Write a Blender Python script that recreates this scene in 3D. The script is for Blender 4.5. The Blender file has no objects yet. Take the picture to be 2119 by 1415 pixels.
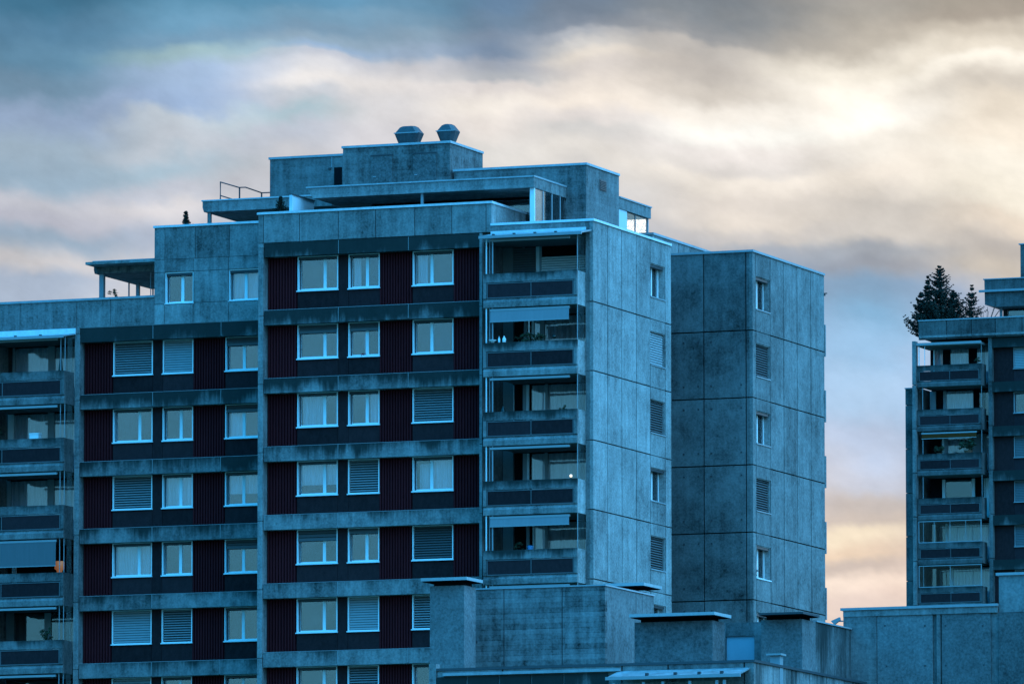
import bpy, bmesh, math, random
from mathutils import Vector
random.seed(7)
SC = bpy.context.scene
COL = SC.collection
PI = math.pi

# ------------------------------------------------------------------ camera
A = math.radians(21.398)            # the view is turned 21.4 degrees left of the side walls
PITCH = math.radians(6.358)
cam_d = bpy.data.cameras.new('camera')
cam_d.sensor_width = 36.0
cam_d.lens = 36.0 * 17500.0 / 2119.0
cam_d.clip_start = 1.0
cam_d.clip_end = 30000.0
cam = bpy.data.objects.new('camera', cam_d)
cam.location = (120.863, -317.432, 1.7)
cam.rotation_euler = (PI / 2 + PITCH, 0, A)
COL.objects.link(cam)
SC.camera = cam

# ------------------------------------------------------------------ exposure
SC.view_settings.view_transform = 'Standard'
SC.view_settings.look = 'None'
SC.view_settings.exposure = 0.0
SC.view_settings.gamma = 1.0
SC.view_settings.use_curve_mapping = False


def lin(c):
    c = c / 255.0
    return c / 12.92 if c <= 0.04045 else ((c + 0.055) / 1.055) ** 2.4


class NT:
    """small node tree writer"""
    def __init__(self, tree):
        self.t = tree
        self.n = tree.nodes
        self.l = tree.links

    def new(self, typ, **kw):
        nd = self.n.new(typ)
        for k, v in kw.items():
            setattr(nd, k, v)
        return nd

    def put(self, sock, v):
        if isinstance(v, bpy.types.NodeSocket):
            self.l.new(v, sock)
        elif v is not None:
            sock.default_value = v

    def m(self, op, a, b=None, c=None, clamp=False):
        nd = self.new('ShaderNodeMath', operation=op, use_clamp=clamp)
        self.put(nd.inputs[0], a)
        if b is not None:
            self.put(nd.inputs[1], b)
        if c is not None:
            self.put(nd.inputs[2], c)
        return nd.outputs[0]

    def rng(self, v, a, b, c=0.0, d=1.0, smooth=False):
        nd = self.new('ShaderNodeMapRange', interpolation_type='SMOOTHSTEP' if smooth else 'LINEAR')
        for i, x in enumerate((v, a, b, c, d)):
            self.put(nd.inputs[i], x)
        return nd.outputs[0]

    def mix(self, f, a, b, blend='MIX'):
        nd = self.new('ShaderNodeMix', data_type='RGBA', blend_type=blend)
        self.put(nd.inputs[0], f)
        self.put(nd.inputs[6], a)
        self.put(nd.inputs[7], b)
        return nd.outputs[2]

    def vec(self, x, y, z):
        nd = self.new('ShaderNodeCombineXYZ')
        for i, v in enumerate((x, y, z)):
            self.put(nd.inputs[i], v)
        return nd.outputs[0]

    def noise(self, vec, scale, detail=3.0, rough=0.55):
        nd = self.new('ShaderNodeTexNoise')
        self.put(nd.inputs['Vector'], vec)
        nd.inputs['Scale'].default_value = scale
        nd.inputs['Detail'].default_value = detail
        nd.inputs['Roughness'].default_value = rough
        return nd.outputs[0]

    def scale(self, vec, s):
        nd = self.new('ShaderNodeVectorMath', operation='MULTIPLY')
        self.put(nd.inputs[0], vec)
        nd.inputs[1].default_value = s
        return nd.outputs[0]

    def grey(self, v):
        return self.vec(v, v, v)


# ------------------------------------------------------------------ sky: dusk overcast, a bright cream glow low in the west,
# deep blue hour everywhere else
world = bpy.data.worlds.new('World')
SC.world = world
world.use_nodes = True
SUN_EL, SUN_AZ = math.radians(5.0), math.radians(-18.0)
w = NT(world.node_tree)
w.n.clear()
tc = w.new('ShaderNodeTexCoord')
sep = w.new('ShaderNodeSeparateXYZ')
w.l.new(tc.outputs['Generated'], sep.inputs[0])
dx, dy, dz = sep.outputs
hl = w.m('SQRT', w.m('ADD', w.m('ADD', w.m('MULTIPLY', dx, dx), w.m('MULTIPLY', dy, dy)), 1e-6))
fwd = w.m('DIVIDE', w.m('ADD', w.m('MULTIPLY', dx, -math.sin(A)), w.m('MULTIPLY', dy, math.cos(A))), hl)
rgt = w.m('DIVIDE', w.m('ADD', w.m('MULTIPLY', dx, math.cos(A)), w.m('MULTIPLY', dy, math.sin(A))), hl)
V = w.m('DIVIDE', dz, hl)
U = w.m('DIVIDE', rgt, w.m('MAXIMUM', fwd, 0.05))
Vt = w.m('ADD', V, w.m('MULTIPLY', U, 0.22))
cl = w.vec(w.m('MULTIPLY', U, 75.0), w.m('MULTIPLY', Vt, 100.0), 3.7)
n_a = w.noise(cl, 0.45, 5.0, 0.55)
cl2 = w.vec(w.m('MULTIPLY', U, 42.0), w.m('MULTIPLY', V, 120.0), 9.1)
n_b = w.noise(cl2, 0.5, 4.0, 0.5)
cl3 = w.vec(w.m('MULTIPLY', U, 70.0), w.m('MULTIPLY', Vt, 105.0), 1.3)
n_c = w.noise(cl3, 1.0, 7.0, 0.6)
Uw = w.m('ADD', U, w.m('MULTIPLY', w.m('SUBTRACT', n_b, 0.5), 0.030))
Vw = w.m('ADD', V, w.m('MULTIPLY', w.m('SUBTRACT', n_a, 0.5), 0.016))


def vpos(y):
    v = math.tan(PITCH + math.atan((707.0 - y) / 17500.0))
    return (v - 0.07) / 0.1


def column(stops):
    nd = w.new('ShaderNodeValToRGB')
    nd.color_ramp.interpolation = 'EASE'
    el = nd.color_ramp.elements
    st = sorted((vpos(y), c) for y, c in stops)
    while len(el) < len(st):
        el.new(0.5)
    for e, (p, c) in zip(el, st):
        e.position = min(max(p, 0), 1)
        e.color = (lin(c[0]), lin(c[1]), lin(c[2]), 1)
    w.l.new(w.m('DIVIDE', w.m('SUBTRACT', Vw, 0.07), 0.1), nd.inputs[0])
    return nd.outputs[0]


COLS = [
    (100, [(0, 65, 112, 140), (60, 85, 127, 156), (130, 100, 142, 170), (200, 120, 152, 177), (240, 153, 174, 203), (300, 158, 178, 195),
           (350, 153, 176, 195), (400, 196, 198, 208), (440, 190, 192, 205), (490, 160, 180, 200), (550, 210, 208, 211), (590, 172, 186, 206), (1100, 160, 180, 210)]),
    (350, [(0, 90, 142, 172), (60, 110, 157, 187), (100, 120, 157, 184), (130, 155, 184, 192), (180, 163, 187, 217), (240, 158, 182, 215),
           (270, 200, 210, 220), (300, 200, 208, 218), (340, 173, 196, 212), (385, 195, 200, 212), (415, 217, 214, 217), (480, 178, 188, 206), (560, 208, 206, 210), (1100, 165, 182, 210)]),
    (600, [(0, 100, 150, 182), (40, 120, 160, 187), (80, 125, 157, 182), (110, 145, 170, 190), (130, 153, 180, 210), (145, 195, 200, 212),
           (180, 222, 222, 226), (210, 237, 233, 231), (235, 205, 210, 218), (260, 178, 201, 212), (290, 195, 202, 215), (340, 205, 206, 212), (700, 175, 190, 214), (1100, 190, 192, 206)]),
    (830, [(0, 103, 144, 172), (50, 117, 150, 174), (90, 135, 160, 180), (125, 158, 178, 201), (155, 205, 205, 210), (200, 235, 230, 228), (250, 222, 220, 222),
           (300, 212, 210, 214), (420, 206, 204, 208), (1100, 200, 198, 206)]),
    (1040, [(0, 105, 135, 165), (50, 115, 140, 165), (85, 130, 148, 170), (125, 125, 145, 170), (145, 160, 168, 182), (180, 182, 186, 192),
            (200, 225, 218, 215), (240, 251, 243, 234), (280, 240, 232, 226), (330, 224, 221, 217), (560, 196, 194, 198), (1100, 200, 198, 204)]),
    (1250, [(0, 112, 130, 150), (40, 115, 130, 148), (70, 130, 142, 158), (90, 175, 180, 188), (115, 210, 208, 206), (140, 235, 226, 215),
            (165, 222, 214, 208), (195, 238, 228, 218), (225, 244, 233, 221), (260, 225, 218, 214), (285, 209, 207, 205), (335, 226, 221, 215), (490, 186, 188, 194),
            (800, 168, 188, 220), (1150, 235, 215, 200)]),
    (1480, [(0, 120, 130, 140), (40, 130, 138, 146), (75, 150, 152, 155), (95, 185, 180, 175), (150, 190, 183, 176), (190, 210, 202, 192),
            (225, 246, 239, 229), (260, 255, 253, 246), (295, 240, 233, 228), (330, 224, 218, 213), (355, 244, 235, 224), (400, 228, 219, 210),
            (445, 239, 229, 218), (480, 214, 209, 206), (510, 178, 186, 198), (610, 150, 174, 202), (800, 165, 195, 230), (1150, 240, 218, 200)]),
    (1780, [(0, 165, 160, 152), (70, 190, 182, 170), (125, 241, 233, 219), (175, 266, 258, 245), (235, 268, 262, 252), (300, 238, 231, 220),
            (355, 246, 236, 223), (420, 214, 207, 199), (490, 216, 209, 201), (530, 165, 170, 178), (570, 150, 155, 165), (620, 130, 160, 188),
            (680, 135, 180, 215), (750, 155, 195, 230), (850, 175, 205, 235), (920, 190, 205, 230), (1000, 200, 205, 220), (1060, 200, 190, 185),
            (1090, 212, 198, 188), (1125, 254, 236, 209), (1160, 240, 215, 190), (1185, 206, 190, 180), (1215, 248, 228, 212), (1255, 228, 208, 197)]),
    (2050, [(0, 165, 157, 145), (40, 170, 160, 148), (80, 205, 195, 180), (125, 232, 222, 206), (150, 253, 245, 231), (190, 214, 205, 193),
            (230, 232, 220, 203), (290, 246, 234, 217), (330, 250, 242, 227), (400, 250, 241, 224), (440, 240, 225, 207), (490, 188, 181, 175), (540, 206, 196, 184),
            (620, 160, 176, 200), (850, 175, 203, 234), (1100, 215, 200, 190), (1250, 236, 208, 190)]),
]
# (the cloud layer is laid down along nine bearings round the glow and goes on unchanged past them)
cols = [((x - 1059.5) / 17500.0, column([(y, c) for y, *c in st])) for x, st in COLS]
front = cols[0][1]
for (u0, _), (u1, c1) in zip(cols, cols[1:]):
    front = w.mix(w.rng(Uw, u0, u1, smooth=True), front, c1)
front = w.mix(1.0, front, w.grey(w.m('ADD', 0.62, w.m('MULTIPLY', n_c, 0.77))), 'MULTIPLY')
# the rest of the dusk dome
sky = w.new('ShaderNodeTexSky', sky_type='NISHITA')
sky.sun_disc = False
sky.sun_elevation = SUN_EL
sky.sun_rotation = SUN_AZ
nis = w.mix(1.0, sky.outputs[0], (0.0, 0.05, 0.10, 1), 'MULTIPLY')
side = w.rng(rgt, -0.5, 1.0, smooth=True)
dome = w.mix(side, (0.0, 0.80, 2.05, 1), (0.48, 2.40, 4.9, 1))
dome = w.mix(1.0, dome, w.grey(w.rng(V, 0.0, 1.3, 0.62, 1.35)), 'MULTIPLY')
# greyer haze low on the horizon opposite the glow
dome = w.mix(w.rng(V, 0.09, 0.30, 0.96, 0.0, smooth=True), dome, w.mix(side, (0.19, 0.50, 0.76, 1), (0.48, 0.90, 1.20, 1)))
big = w.noise(w.scale(tc.outputs['Generated'], (1, 1, 2.2)), 5.0, 5.0, 0.6)
dome = w.mix(1.0, dome, w.grey(w.m('ADD', 0.25, w.m('MULTIPLY', big, 1.50))), 'MULTIPLY')
dome = w.mix(1.0, dome, nis, 'ADD')
allsky = w.mix(w.rng(fwd, 0.55, 0.985, smooth=True), dome, front)
bg = w.new('ShaderNodeBackground')
w.l.new(allsky, bg.inputs[0])
bg.inputs[1].default_value = 1.0
wo = w.new('ShaderNodeOutputWorld')
w.l.new(bg.outputs[0], wo.inputs[0])

# ------------------------------------------------------------------ sun, low behind the clouds in the glow
sun_d = bpy.data.lights.new('sun', 'SUN')
sun_d.energy = 0.5
sun_d.angle = math.radians(14)
sun_d.color = (1.0, 0.86, 0.70)
sun = bpy.data.objects.new('sun', sun_d)
sd = Vector((math.sin(SUN_AZ) * math.cos(SUN_EL), math.cos(SUN_AZ) * math.cos(SUN_EL), math.sin(SUN_EL)))
sun.rotation_euler = sd.to_track_quat('Z', 'Y').to_euler()
COL.objects.link(sun)


# ------------------------------------------------------------------ materials
def newmat(name):
    mt = bpy.data.materials.new(name)
    mt.use_nodes = True
    t = NT(mt.node_tree)
    t.n.clear()
    out = t.new('ShaderNodeOutputMaterial')
    p = t.new('ShaderNodeBsdfPrincipled')
    t.l.new(p.outputs[0], out.inputs[0])
    return mt, t, p, out


def concrete(name, base, mott=0.55, streak=0.45, speck=0.55, boards=0.0, blotch=0.0, dirtcol=(0.016, 0.022, 0.020, 1)):
    """object colour: R = how weathered from the top edge down, G = lightness of this piece, B = mottling"""
    mt, t, p, out = newmat(name)
    geo = t.new('ShaderNodeNewGeometry')
    pos = geo.outputs['Position']
    oi = t.new('ShaderNodeObjectInfo')
    sc = t.new('ShaderNodeSeparateColor')
    t.l.new(oi.outputs['Color'], sc.inputs[0])
    dirt, tone = sc.outputs[0], sc.outputs[1]
    n1 = t.noise(pos, 0.55, 6.0, 0.6)
    n2 = t.noise(t.scale(pos, (3.2, 3.2, 0.28)), 1.0, 5.0, 0.65)
    n3 = t.noise(pos, 11.0, 3.0, 0.7)
    n4 = t.noise(pos, 2.6, 4.0, 0.6)
    v = t.m('ADD', 1.0, t.m('MULTIPLY', t.m('SUBTRACT', n1, 0.5), mott * 3.4))
    v = t.m('ADD', v, t.m('MULTIPLY', t.m('SUBTRACT', n2, 0.5), streak * 3.6))
    v = t.m('ADD', v, t.m('MULTIPLY', t.m('SUBTRACT', n3, 0.5), speck * 2.6))
    v = t.m('ADD', v, t.m('MULTIPLY', t.m('SUBTRACT', n4, 0.5), 0.9))
    v = t.m('ADD', v, t.m('MULTIPLY', t.m('SUBTRACT', oi.outputs['Random'], 0.5), 0.26))
    pit = t.noise(pos, 5.5, 2.0, 0.5)
    v = t.m('SUBTRACT', v, t.m('MULTIPLY', t.rng(pit, 0.66, 0.74, 0, 1), 0.45))
    if boards:
        sx = t.new('ShaderNodeSeparateXYZ')
        t.l.new(pos, sx.inputs[0])
        row = t.m('FLOOR', t.m('DIVIDE', sx.outputs[2], 0.17))
        wn = t.new('ShaderNodeTexWhiteNoise', noise_dimensions='2D')
        t.l.new(t.vec(row, t.m('FLOOR', t.m('MULTIPLY', t.m('ADD', sx.outputs[0], sx.outputs[1]), 0.45)), 0.0), wn.inputs[0])
        v = t.m('ADD', v, t.m('MULTIPLY', t.m('SUBTRACT', wn.outputs[0], 0.5), boards))
        fr = t.m('FRACT', t.m('DIVIDE', sx.outputs[2], 0.17))
        v = t.m('SUBTRACT', v, t.m('MULTIPLY', t.m('LESS_THAN', fr, 0.12), boards * 0.5))
    if blotch:
        nb = t.noise(t.scale(pos, (1.0, 1.0, 0.8)), 1.3, 5.0, 0.65)
        v = t.m('SUBTRACT', v, t.m('MULTIPLY', t.rng(nb, 0.52, 0.72, 0, 1), blotch))
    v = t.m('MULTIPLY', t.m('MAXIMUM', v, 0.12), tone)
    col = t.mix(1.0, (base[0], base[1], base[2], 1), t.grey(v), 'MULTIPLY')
    tcn = t.new('ShaderNodeTexCoord')
    sg = t.new('ShaderNodeSeparateXYZ')
    t.l.new(tcn.outputs['Generated'], sg.inputs[0])
    st = t.noise(t.scale(pos, (5.0, 5.0, 0.35)), 1.0, 4.0, 0.7)
    low = t.noise(t.scale(pos, (1, 1, 0.3)), 0.9, 4.0)
    g = t.m('ADD', sg.outputs[2], t.m('MULTIPLY', t.m('SUBTRACT', st, 0.5), 1.7))
    g = t.m('ADD', g, t.m('MULTIPLY', t.m('SUBTRACT', low, 0.5), 3.4))
    g = t.m('ADD', g, t.m('MULTIPLY', t.m('SUBTRACT', dirt, 0.5), 2.4))
    d = t.m('MULTIPLY', t.rng(g, 0.10, 1.30, 0, 1, True), t.m('MINIMUM', t.m('MULTIPLY', dirt, 2.6), 0.95))
    col = t.mix(d, col, dirtcol)
    t.l.new(col, p.inputs['Base Color'])
    p.inputs['Roughness'].default_value = 0.9
    p.inputs['Specular IOR Level'].default_value = 0.25
    bp = t.new('ShaderNodeBump')
    bp.inputs['Strength'].default_value = 0.25
    bp.inputs['Distance'].default_value = 0.01
    t.l.new(n3, bp.inputs['Height'])
    t.l.new(bp.outputs[0], p.inputs['Normal'])
    return mt


def paint(name, col, rough=0.5, var=0.18, scale=3.0, metal=0.0, spec=0.4):
    mt, t, p, out = newmat(name)
    geo = t.new('ShaderNodeNewGeometry')
    oi = t.new('ShaderNodeObjectInfo')
    n = t.noise(t.scale(geo.outputs['Position'], (1, 1, 0.5)), scale, 5.0, 0.65)
    n2 = t.noise(geo.outputs['Position'], 14.0, 2.0)
    v = t.m('ADD', 1.0, t.m('MULTIPLY', t.m('SUBTRACT', n, 0.5), var * 2))
    v = t.m('ADD', v, t.m('MULTIPLY', t.m('SUBTRACT', n2, 0.5), var))
    v = t.m('ADD', v, t.m('MULTIPLY', t.m('SUBTRACT', oi.outputs['Random'], 0.5), var))
    t.l.new(t.mix(1.0, (col[0], col[1], col[2], 1), t.grey(v), 'MULTIPLY'), p.inputs['Base Color'])
    p.inputs['Roughness'].default_value = rough
    p.inputs['Metallic'].default_value = metal
    p.inputs['Specular IOR Level'].default_value = spec
    return mt


def glass(name, refl, tint, fres=0.8):
    mt, t, p, out = newmat(name)
    t.n.remove(p)
    tr = t.new('ShaderNodeBsdfTransparent')
    tr.inputs[0].default_value = (*tint, 1)
    gl = t.new('ShaderNodeBsdfGlossy')
    gl.inputs['Roughness'].default_value = 0.04
    gl.inputs[0].default_value = (0.95, 0.95, 0.95, 1)
    geo = t.new('ShaderNodeNewGeometry')
    n = t.noise(geo.outputs['Position'], 0.9, 2.0)
    bp = t.new('ShaderNodeBump')
    bp.inputs['Strength'].default_value = 0.08
    bp.inputs['Distance'].default_value = 0.05
    t.l.new(n, bp.inputs['Height'])
    t.l.new(bp.outputs[0], gl.inputs['Normal'])
    fr = t.new('ShaderNodeFresnel')
    fr.inputs[0].default_value = 1.5
    f = t.m('ADD', refl, t.m('MULTIPLY', fr.outputs[0], fres), clamp=True)
    mx = t.new('ShaderNodeMixShader')
    t.l.new(f, mx.inputs[0])
    t.l.new(tr.outputs[0], mx.inputs[1])
    t.l.new(gl.outputs[0], mx.inputs[2])
    t.l.new(mx.outputs[0], out.inputs[0])
    return mt


def fabric(name, col, stripes=0.0):
    mt, t, p, out = newmat(name)
    geo = t.new('ShaderNodeNewGeometry')
    n = t.noise(t.scale(geo.outputs['Position'], (9, 9, 0.6)), 1.0, 3.0, 0.6)
    v = t.m('ADD', 1.0, t.m('MULTIPLY', t.m('SUBTRACT', n, 0.5), 0.25 + stripes))
    t.l.new(t.mix(1.0, (*col, 1), t.grey(v), 'MULTIPLY'), p.inputs['Base Color'])
    p.inputs['Roughness'].default_value = 0.95
    p.inputs['Specular IOR Level'].default_value = 0.1
    return mt


def leafmat(name, c0, c1):
    mt, t, p, out = newmat(name)
    geo = t.new('ShaderNodeNewGeometry')
    n = t.noise(geo.outputs['Position'], 7.0, 3.0)
    t.l.new(t.mix(t.rng(n, 0.3, 0.7), (*c0, 1), (*c1, 1)), p.inputs['Base Color'])
    p.inputs['Roughness'].default_value = 0.8
    return mt


def glow(name, col, s):
    mt, t, p, out = newmat(name)
    p.inputs['Base Color'].default_value = (*col, 1)
    p.inputs['Emission Color'].default_value = (*col, 1)
    p.inputs['Emission Strength'].default_value = s
    return mt


M = dict(
    con=concrete('concrete', (0.215, 0.205, 0.196)),
    side=concrete('concrete_cast_panel', (0.270, 0.262, 0.250), mott=0.42, streak=0.32, speck=0.65),
    board=concrete('concrete_board_marked', (0.175, 0.165, 0.158), boards=0.22, mott=0.5),
    stain=concrete('concrete_blotched', (0.205, 0.200, 0.192), boards=0.5, blotch=0.38),
    darkcon=concrete('concrete_dark', (0.138, 0.138, 0.134), mott=0.6, streak=0.25, blotch=0.35),  # darker, blotched concrete
    plast=concrete('grey_plaster', (0.190, 0.188, 0.184), mott=0.25, streak=0.10, speck=0.75),
    hatch=paint('pale_hatch_paint', (0.62, 0.64, 0.66), 0.6, 0.06),
    bluep=paint('blue_grey_sheet', (0.26, 0.40, 0.46), 0.5, 0.08),
    slab=paint('roof_slab_concrete', (0.34, 0.35, 0.35), 0.8, 0.3, 6.0),
    dirtyglass=paint('dirty_roof_glass', (0.27, 0.30, 0.31), 0.35, 0.9, 2.5),
    white=paint('white_window_paint', (0.86, 0.86, 0.85), 0.45, 0.06),
    cap=paint('zinc_cap', (0.66, 0.67, 0.68), 0.5, 0.3, 4.0),
    capmid=paint('weathered_zinc_cap', (0.40, 0.41, 0.42), 0.5, 0.4, 4.0),
    capdull=paint('dull_zinc_cap', (0.33, 0.34, 0.35), 0.5, 0.2, 5.0),
    capdark=paint('dark_sheet_cap', (0.055, 0.058, 0.062), 0.5, 0.2, 5.0),
    metal=paint('grey_metal', (0.30, 0.31, 0.32), 0.45, 0.15),
    steel=paint('dark_steel', (0.05, 0.05, 0.055), 0.4, 0.1),
    galv=paint('galvanised_hood', (0.050, 0.052, 0.055), 0.5, 0.9, 4.0, spec=0.3),
    red=paint('red_ribbed_cladding', (0.085, 0.0125, 0.0155), 0.7, 0.25, 2.0, spec=0.03),
    spand=paint('dark_spandrel', (0.042, 0.021, 0.022), 0.7, 0.5, 6.0, spec=0.05),
    bpanel=paint('balcony_panel', (0.036, 0.021, 0.023), 0.75, 0.5, 7.0, spec=0.05),
    dark=paint('dark_interior', (0.010, 0.010, 0.011), 0.9, 0.2, spec=0.0),
    room=paint('room_wall', (0.055, 0.052, 0.05), 0.9, 0.2, spec=0.0),
    inner=paint('loggia_wall', (0.18, 0.18, 0.175), 0.85, 0.2, spec=0.1),
    blind=paint('aluminium_blind', (0.31, 0.31, 0.31), 0.5, 0.1),
    blinddark=paint('grey_blind', (0.13, 0.13, 0.133), 0.55, 0.1),
    pane=glass('window_glass', 0.105, (0.92, 0.92, 0.94)),
    clear=glass('clear_glass', 0.0, (0.94, 0.97, 0.97), 0.3),
    lglass=glass('loggia_glass', 0.08, (0.88, 0.88, 0.90)),
    curt=fabric('net_curtain', (0.80, 0.79, 0.80), 0.9),
    awn=fabric('pale_awning', (0.27, 0.27, 0.28)),
    awn2=fabric('slate_awning', (0.14, 0.145, 0.15)),
    ochre=fabric('ochre_awning', (0.11, 0.032, 0.008)),
    leaf=leafmat('conifer_green', (0.006, 0.009, 0.005), (0.020, 0.027, 0.013)),
    leaf2=leafmat('bush_green', (0.015, 0.024, 0.012), (0.05, 0.075, 0.03)),
    bark=leafmat('bark', (0.03, 0.022, 0.016), (0.06, 0.045, 0.03)),
    pot=paint('clay_pot', (0.16, 0.07, 0.04), 0.8),
    orange=fabric('orange_cloth', (0.75, 0.22, 0.06)),
    wht=paint('white_plastic', (0.85, 0.85, 0.85), 0.4, 0.03),
    redf=leafmat('red_petals', (0.25, 0.01, 0.03), (0.45, 0.02, 0.06)),
    bottle=paint('dark_glass_bottle', (0.02, 0.03, 0.025), 0.15, 0.1),
    blue=paint('blue_bag', (0.10, 0.28, 0.50), 0.6),
    lamp=glow('lit_lamp', (1.0, 0.80, 0.55), 1.3),
    clothglow=glow('orange_cloth_glow', (0.62, 0.20, 0.07), 0.30),  # glow added to the orange cloth
    winglint=glow('glint_panel', (1.0, 0.90, 0.76), 0.75),  # glow of the added window glint panel
    ground=concrete('ground_paving', (0.10, 0.10, 0.098)),
    grass=leafmat('meadow', (0.03, 0.045, 0.02), (0.06, 0.08, 0.03)),
)

# ------------------------------------------------------------------ object helpers
WL = {}      # world location and z rotation of every object
MESH = {}


def link(name, data, parent, loc, rot=0.0):
    o = bpy.data.objects.new(name, data)
    COL.objects.link(o)
    loc = Vector(loc)
    WL[o.name] = (loc, rot)
    if parent is not None:
        pl, pr = WL[parent.name]
        d = loc - pl
        c, s = math.cos(-pr), math.sin(-pr)
        o.parent = parent
        o.location = (c * d.x - s * d.y, s * d.x + c * d.y, d.z)
        o.rotation_euler = (0, 0, rot - pr)
    else:
        o.location = loc
        o.rotation_euler = (0, 0, rot)
    return o


def root(name, loc, label, cat, group=None):
    o = link(name, None, None, loc)
    o.empty_display_size = 0.5
    o['label'] = label
    o['category'] = cat
    if group:
        o['group'] = group
    return o


def tag(o, label, cat, group=None):
    o['label'] = label
    o['category'] = cat
    if group:
        o['group'] = group
    return o


def mesh(name, vs, fs, smooth=False):
    me = bpy.data.meshes.new(name)
    me.from_pydata(vs, [], fs)
    if smooth:
        for p in me.polygons:
            p.use_smooth = True
    me.update()
    return me


def setm(o, m, dirt=0.0, tone=1.0):
    if isinstance(m, str):
        m = M[m]
    if o.data.name.startswith('blind') and not o.data.materials and len(o.data.polygons) % 3 == 0:
        o.data.materials.append(m)
        o.data.materials.append(M['room'])
    if not o.data.materials:
        o.data.materials.append(m)
    else:
        if o.data.materials[0] != m:
            o.material_slots[0].link = 'OBJECT'
            o.material_slots[0].material = m
    o.color = (dirt, tone, 0.5, 1)
    return o


BOXF = [(0, 3, 2, 1), (4, 5, 6, 7), (0, 1, 5, 4), (1, 2, 6, 5), (2, 3, 7, 6), (3, 0, 4, 7)]


def boxv(x0, x1, y0, y1, z0, z1):
    return [(x0, y0, z0), (x1, y0, z0), (x1, y1, z0), (x0, y1, z0), (x0, y0, z1), (x1, y0, z1), (x1, y1, z1), (x0, y1, z1)]


def box(name, parent, x0, x1, y0, y1, z0, z1, m, dirt=0.0, tone=1.0):
    dx_, dy_, dz_ = x1 - x0, y1 - y0, z1 - z0
    mt = M[m] if isinstance(m, str) else m
    key = ('box', round(dx_, 3), round(dy_, 3), round(dz_, 3), mt.name)
    me = MESH.get(key)
    if me is None:
        me = mesh(name, boxv(-dx_ / 2, dx_ / 2, -dy_ / 2, dy_ / 2, -dz_ / 2, dz_ / 2), BOXF)
        MESH[key] = me
    o = link(name, me, parent, ((x0 + x1) / 2, (y0 + y1) / 2, (z0 + z1) / 2))
    return setm(o, mt, dirt, tone)


def prism(name, parent, poly, y0, y1, m, dirt=0.0, tone=1.0, axis='y'):
    """poly: outline in (x, z) run through from y0 to y1; with axis='x' the outline is (y, z) run from x=y0 to y1"""
    n = len(poly)
    if axis == 'y':
        vs = [(x, y0, z) for x, z in poly] + [(x, y1, z) for x, z in poly]
    else:
        vs = [(y0, a, z) for a, z in poly] + [(y1, a, z) for a, z in poly]
    c = Vector((0, 0, 0))
    for v in vs:
        c += Vector(v)
    c /= len(vs)
    vs = [tuple(Vector(v) - c) for v in vs]
    fs = [tuple(range(n)), tuple(range(2 * n - 1, n - 1, -1))]
    for i in range(n):
        j = (i + 1) % n
        fs.append((j, i, i + n, j + n))
    me = mesh(name, vs, fs)
    bm = bmesh.new()
    bm.from_mesh(me)
    bmesh.ops.recalc_face_normals(bm, faces=bm.faces)
    bm.to_mesh(me)
    bm.free()
    return setm(link(name, me, parent, c), m, dirt, tone)


def lattice_mesh(name, xs, zs, on, y0, y1):
    """one connected mesh: the cells (i, j) of an x-z grid for which on(i, j) holds, extruded from y0 to y1"""
    bm = bmesh.new()
    vd = {}

    def v(i, k, j):
        key = (i, k, j)
        if key not in vd:
            vd[key] = bm.verts.new((xs[i], (y0, y1)[k], zs[j]))
        return vd[key]
    nx, nz = len(xs) - 1, len(zs) - 1
    ok = lambda i, j: 0 <= i < nx and 0 <= j < nz and on(i, j)
    for i in range(nx):
        for j in range(nz):
            if not ok(i, j):
                continue
            bm.faces.new((v(i, 0, j), v(i + 1, 0, j), v(i + 1, 0, j + 1), v(i, 0, j + 1)))
            bm.faces.new((v(i, 1, j), v(i, 1, j + 1), v(i + 1, 1, j + 1), v(i + 1, 1, j)))
            if not ok(i - 1, j):
                bm.faces.new((v(i, 0, j), v(i, 0, j + 1), v(i, 1, j + 1), v(i, 1, j)))
            if not ok(i + 1, j):
                bm.faces.new((v(i + 1, 0, j), v(i + 1, 1, j), v(i + 1, 1, j + 1), v(i + 1, 0, j + 1)))
            if not ok(i, j - 1):
                bm.faces.new((v(i, 0, j), v(i, 1, j), v(i + 1, 1, j), v(i + 1, 0, j)))
            if not ok(i, j + 1):
                bm.faces.new((v(i, 0, j + 1), v(i + 1, 0, j + 1), v(i + 1, 1, j + 1), v(i, 1, j + 1)))
    me = bpy.data.meshes.new(name)
    bm.to_mesh(me)
    bm.free()
    return me


def ring_mesh(name, w_, h_, t, y0, y1, bars=()):
    """frame of bar width t with vertical bars at (x0, x1)"""
    xs = [0, t]
    solid = set([0])
    for a, b in bars:
        xs += [a, b]
        solid.add(len(xs) - 2)
    xs += [w_ - t, w_]
    last = len(xs) - 2
    solid.add(last)
    return lattice_mesh(name, xs, [0, t, h_ - t, h_], lambda i, j: j != 1 or i in solid, y0, y1)


def local(name, me, parent, m, off=(0, 0, 0), dirt=0.0, tone=1.0):
    """a child whose mesh is written in its parent's own axes"""
    pl, pr = WL[parent.name]
    c, s = math.cos(pr), math.sin(pr)
    o = link(name, me, parent, (pl.x + c * off[0] - s * off[1], pl.y + s * off[0] + c * off[1], pl.z + off[2]), pr)
    return setm(o, m, dirt, tone)


def lbox(name, parent, x0, x1, y0, y1, z0, z1, m):
    return local(name, mesh(name, boxv(x0, x1, y0, y1, z0, z1), BOXF), parent, m)


def sheet_mesh(name, prof, x0, x1):
    """continuous folded sheet: profile of (y, z) drawn along x"""
    vs = [(x0, y, z) for y, z in prof] + [(x1, y, z) for y, z in prof]
    n = len(prof)
    return mesh(name, vs, [(i, i + n, i + n + 1, i + 1) for i in range(n - 1)])


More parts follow.
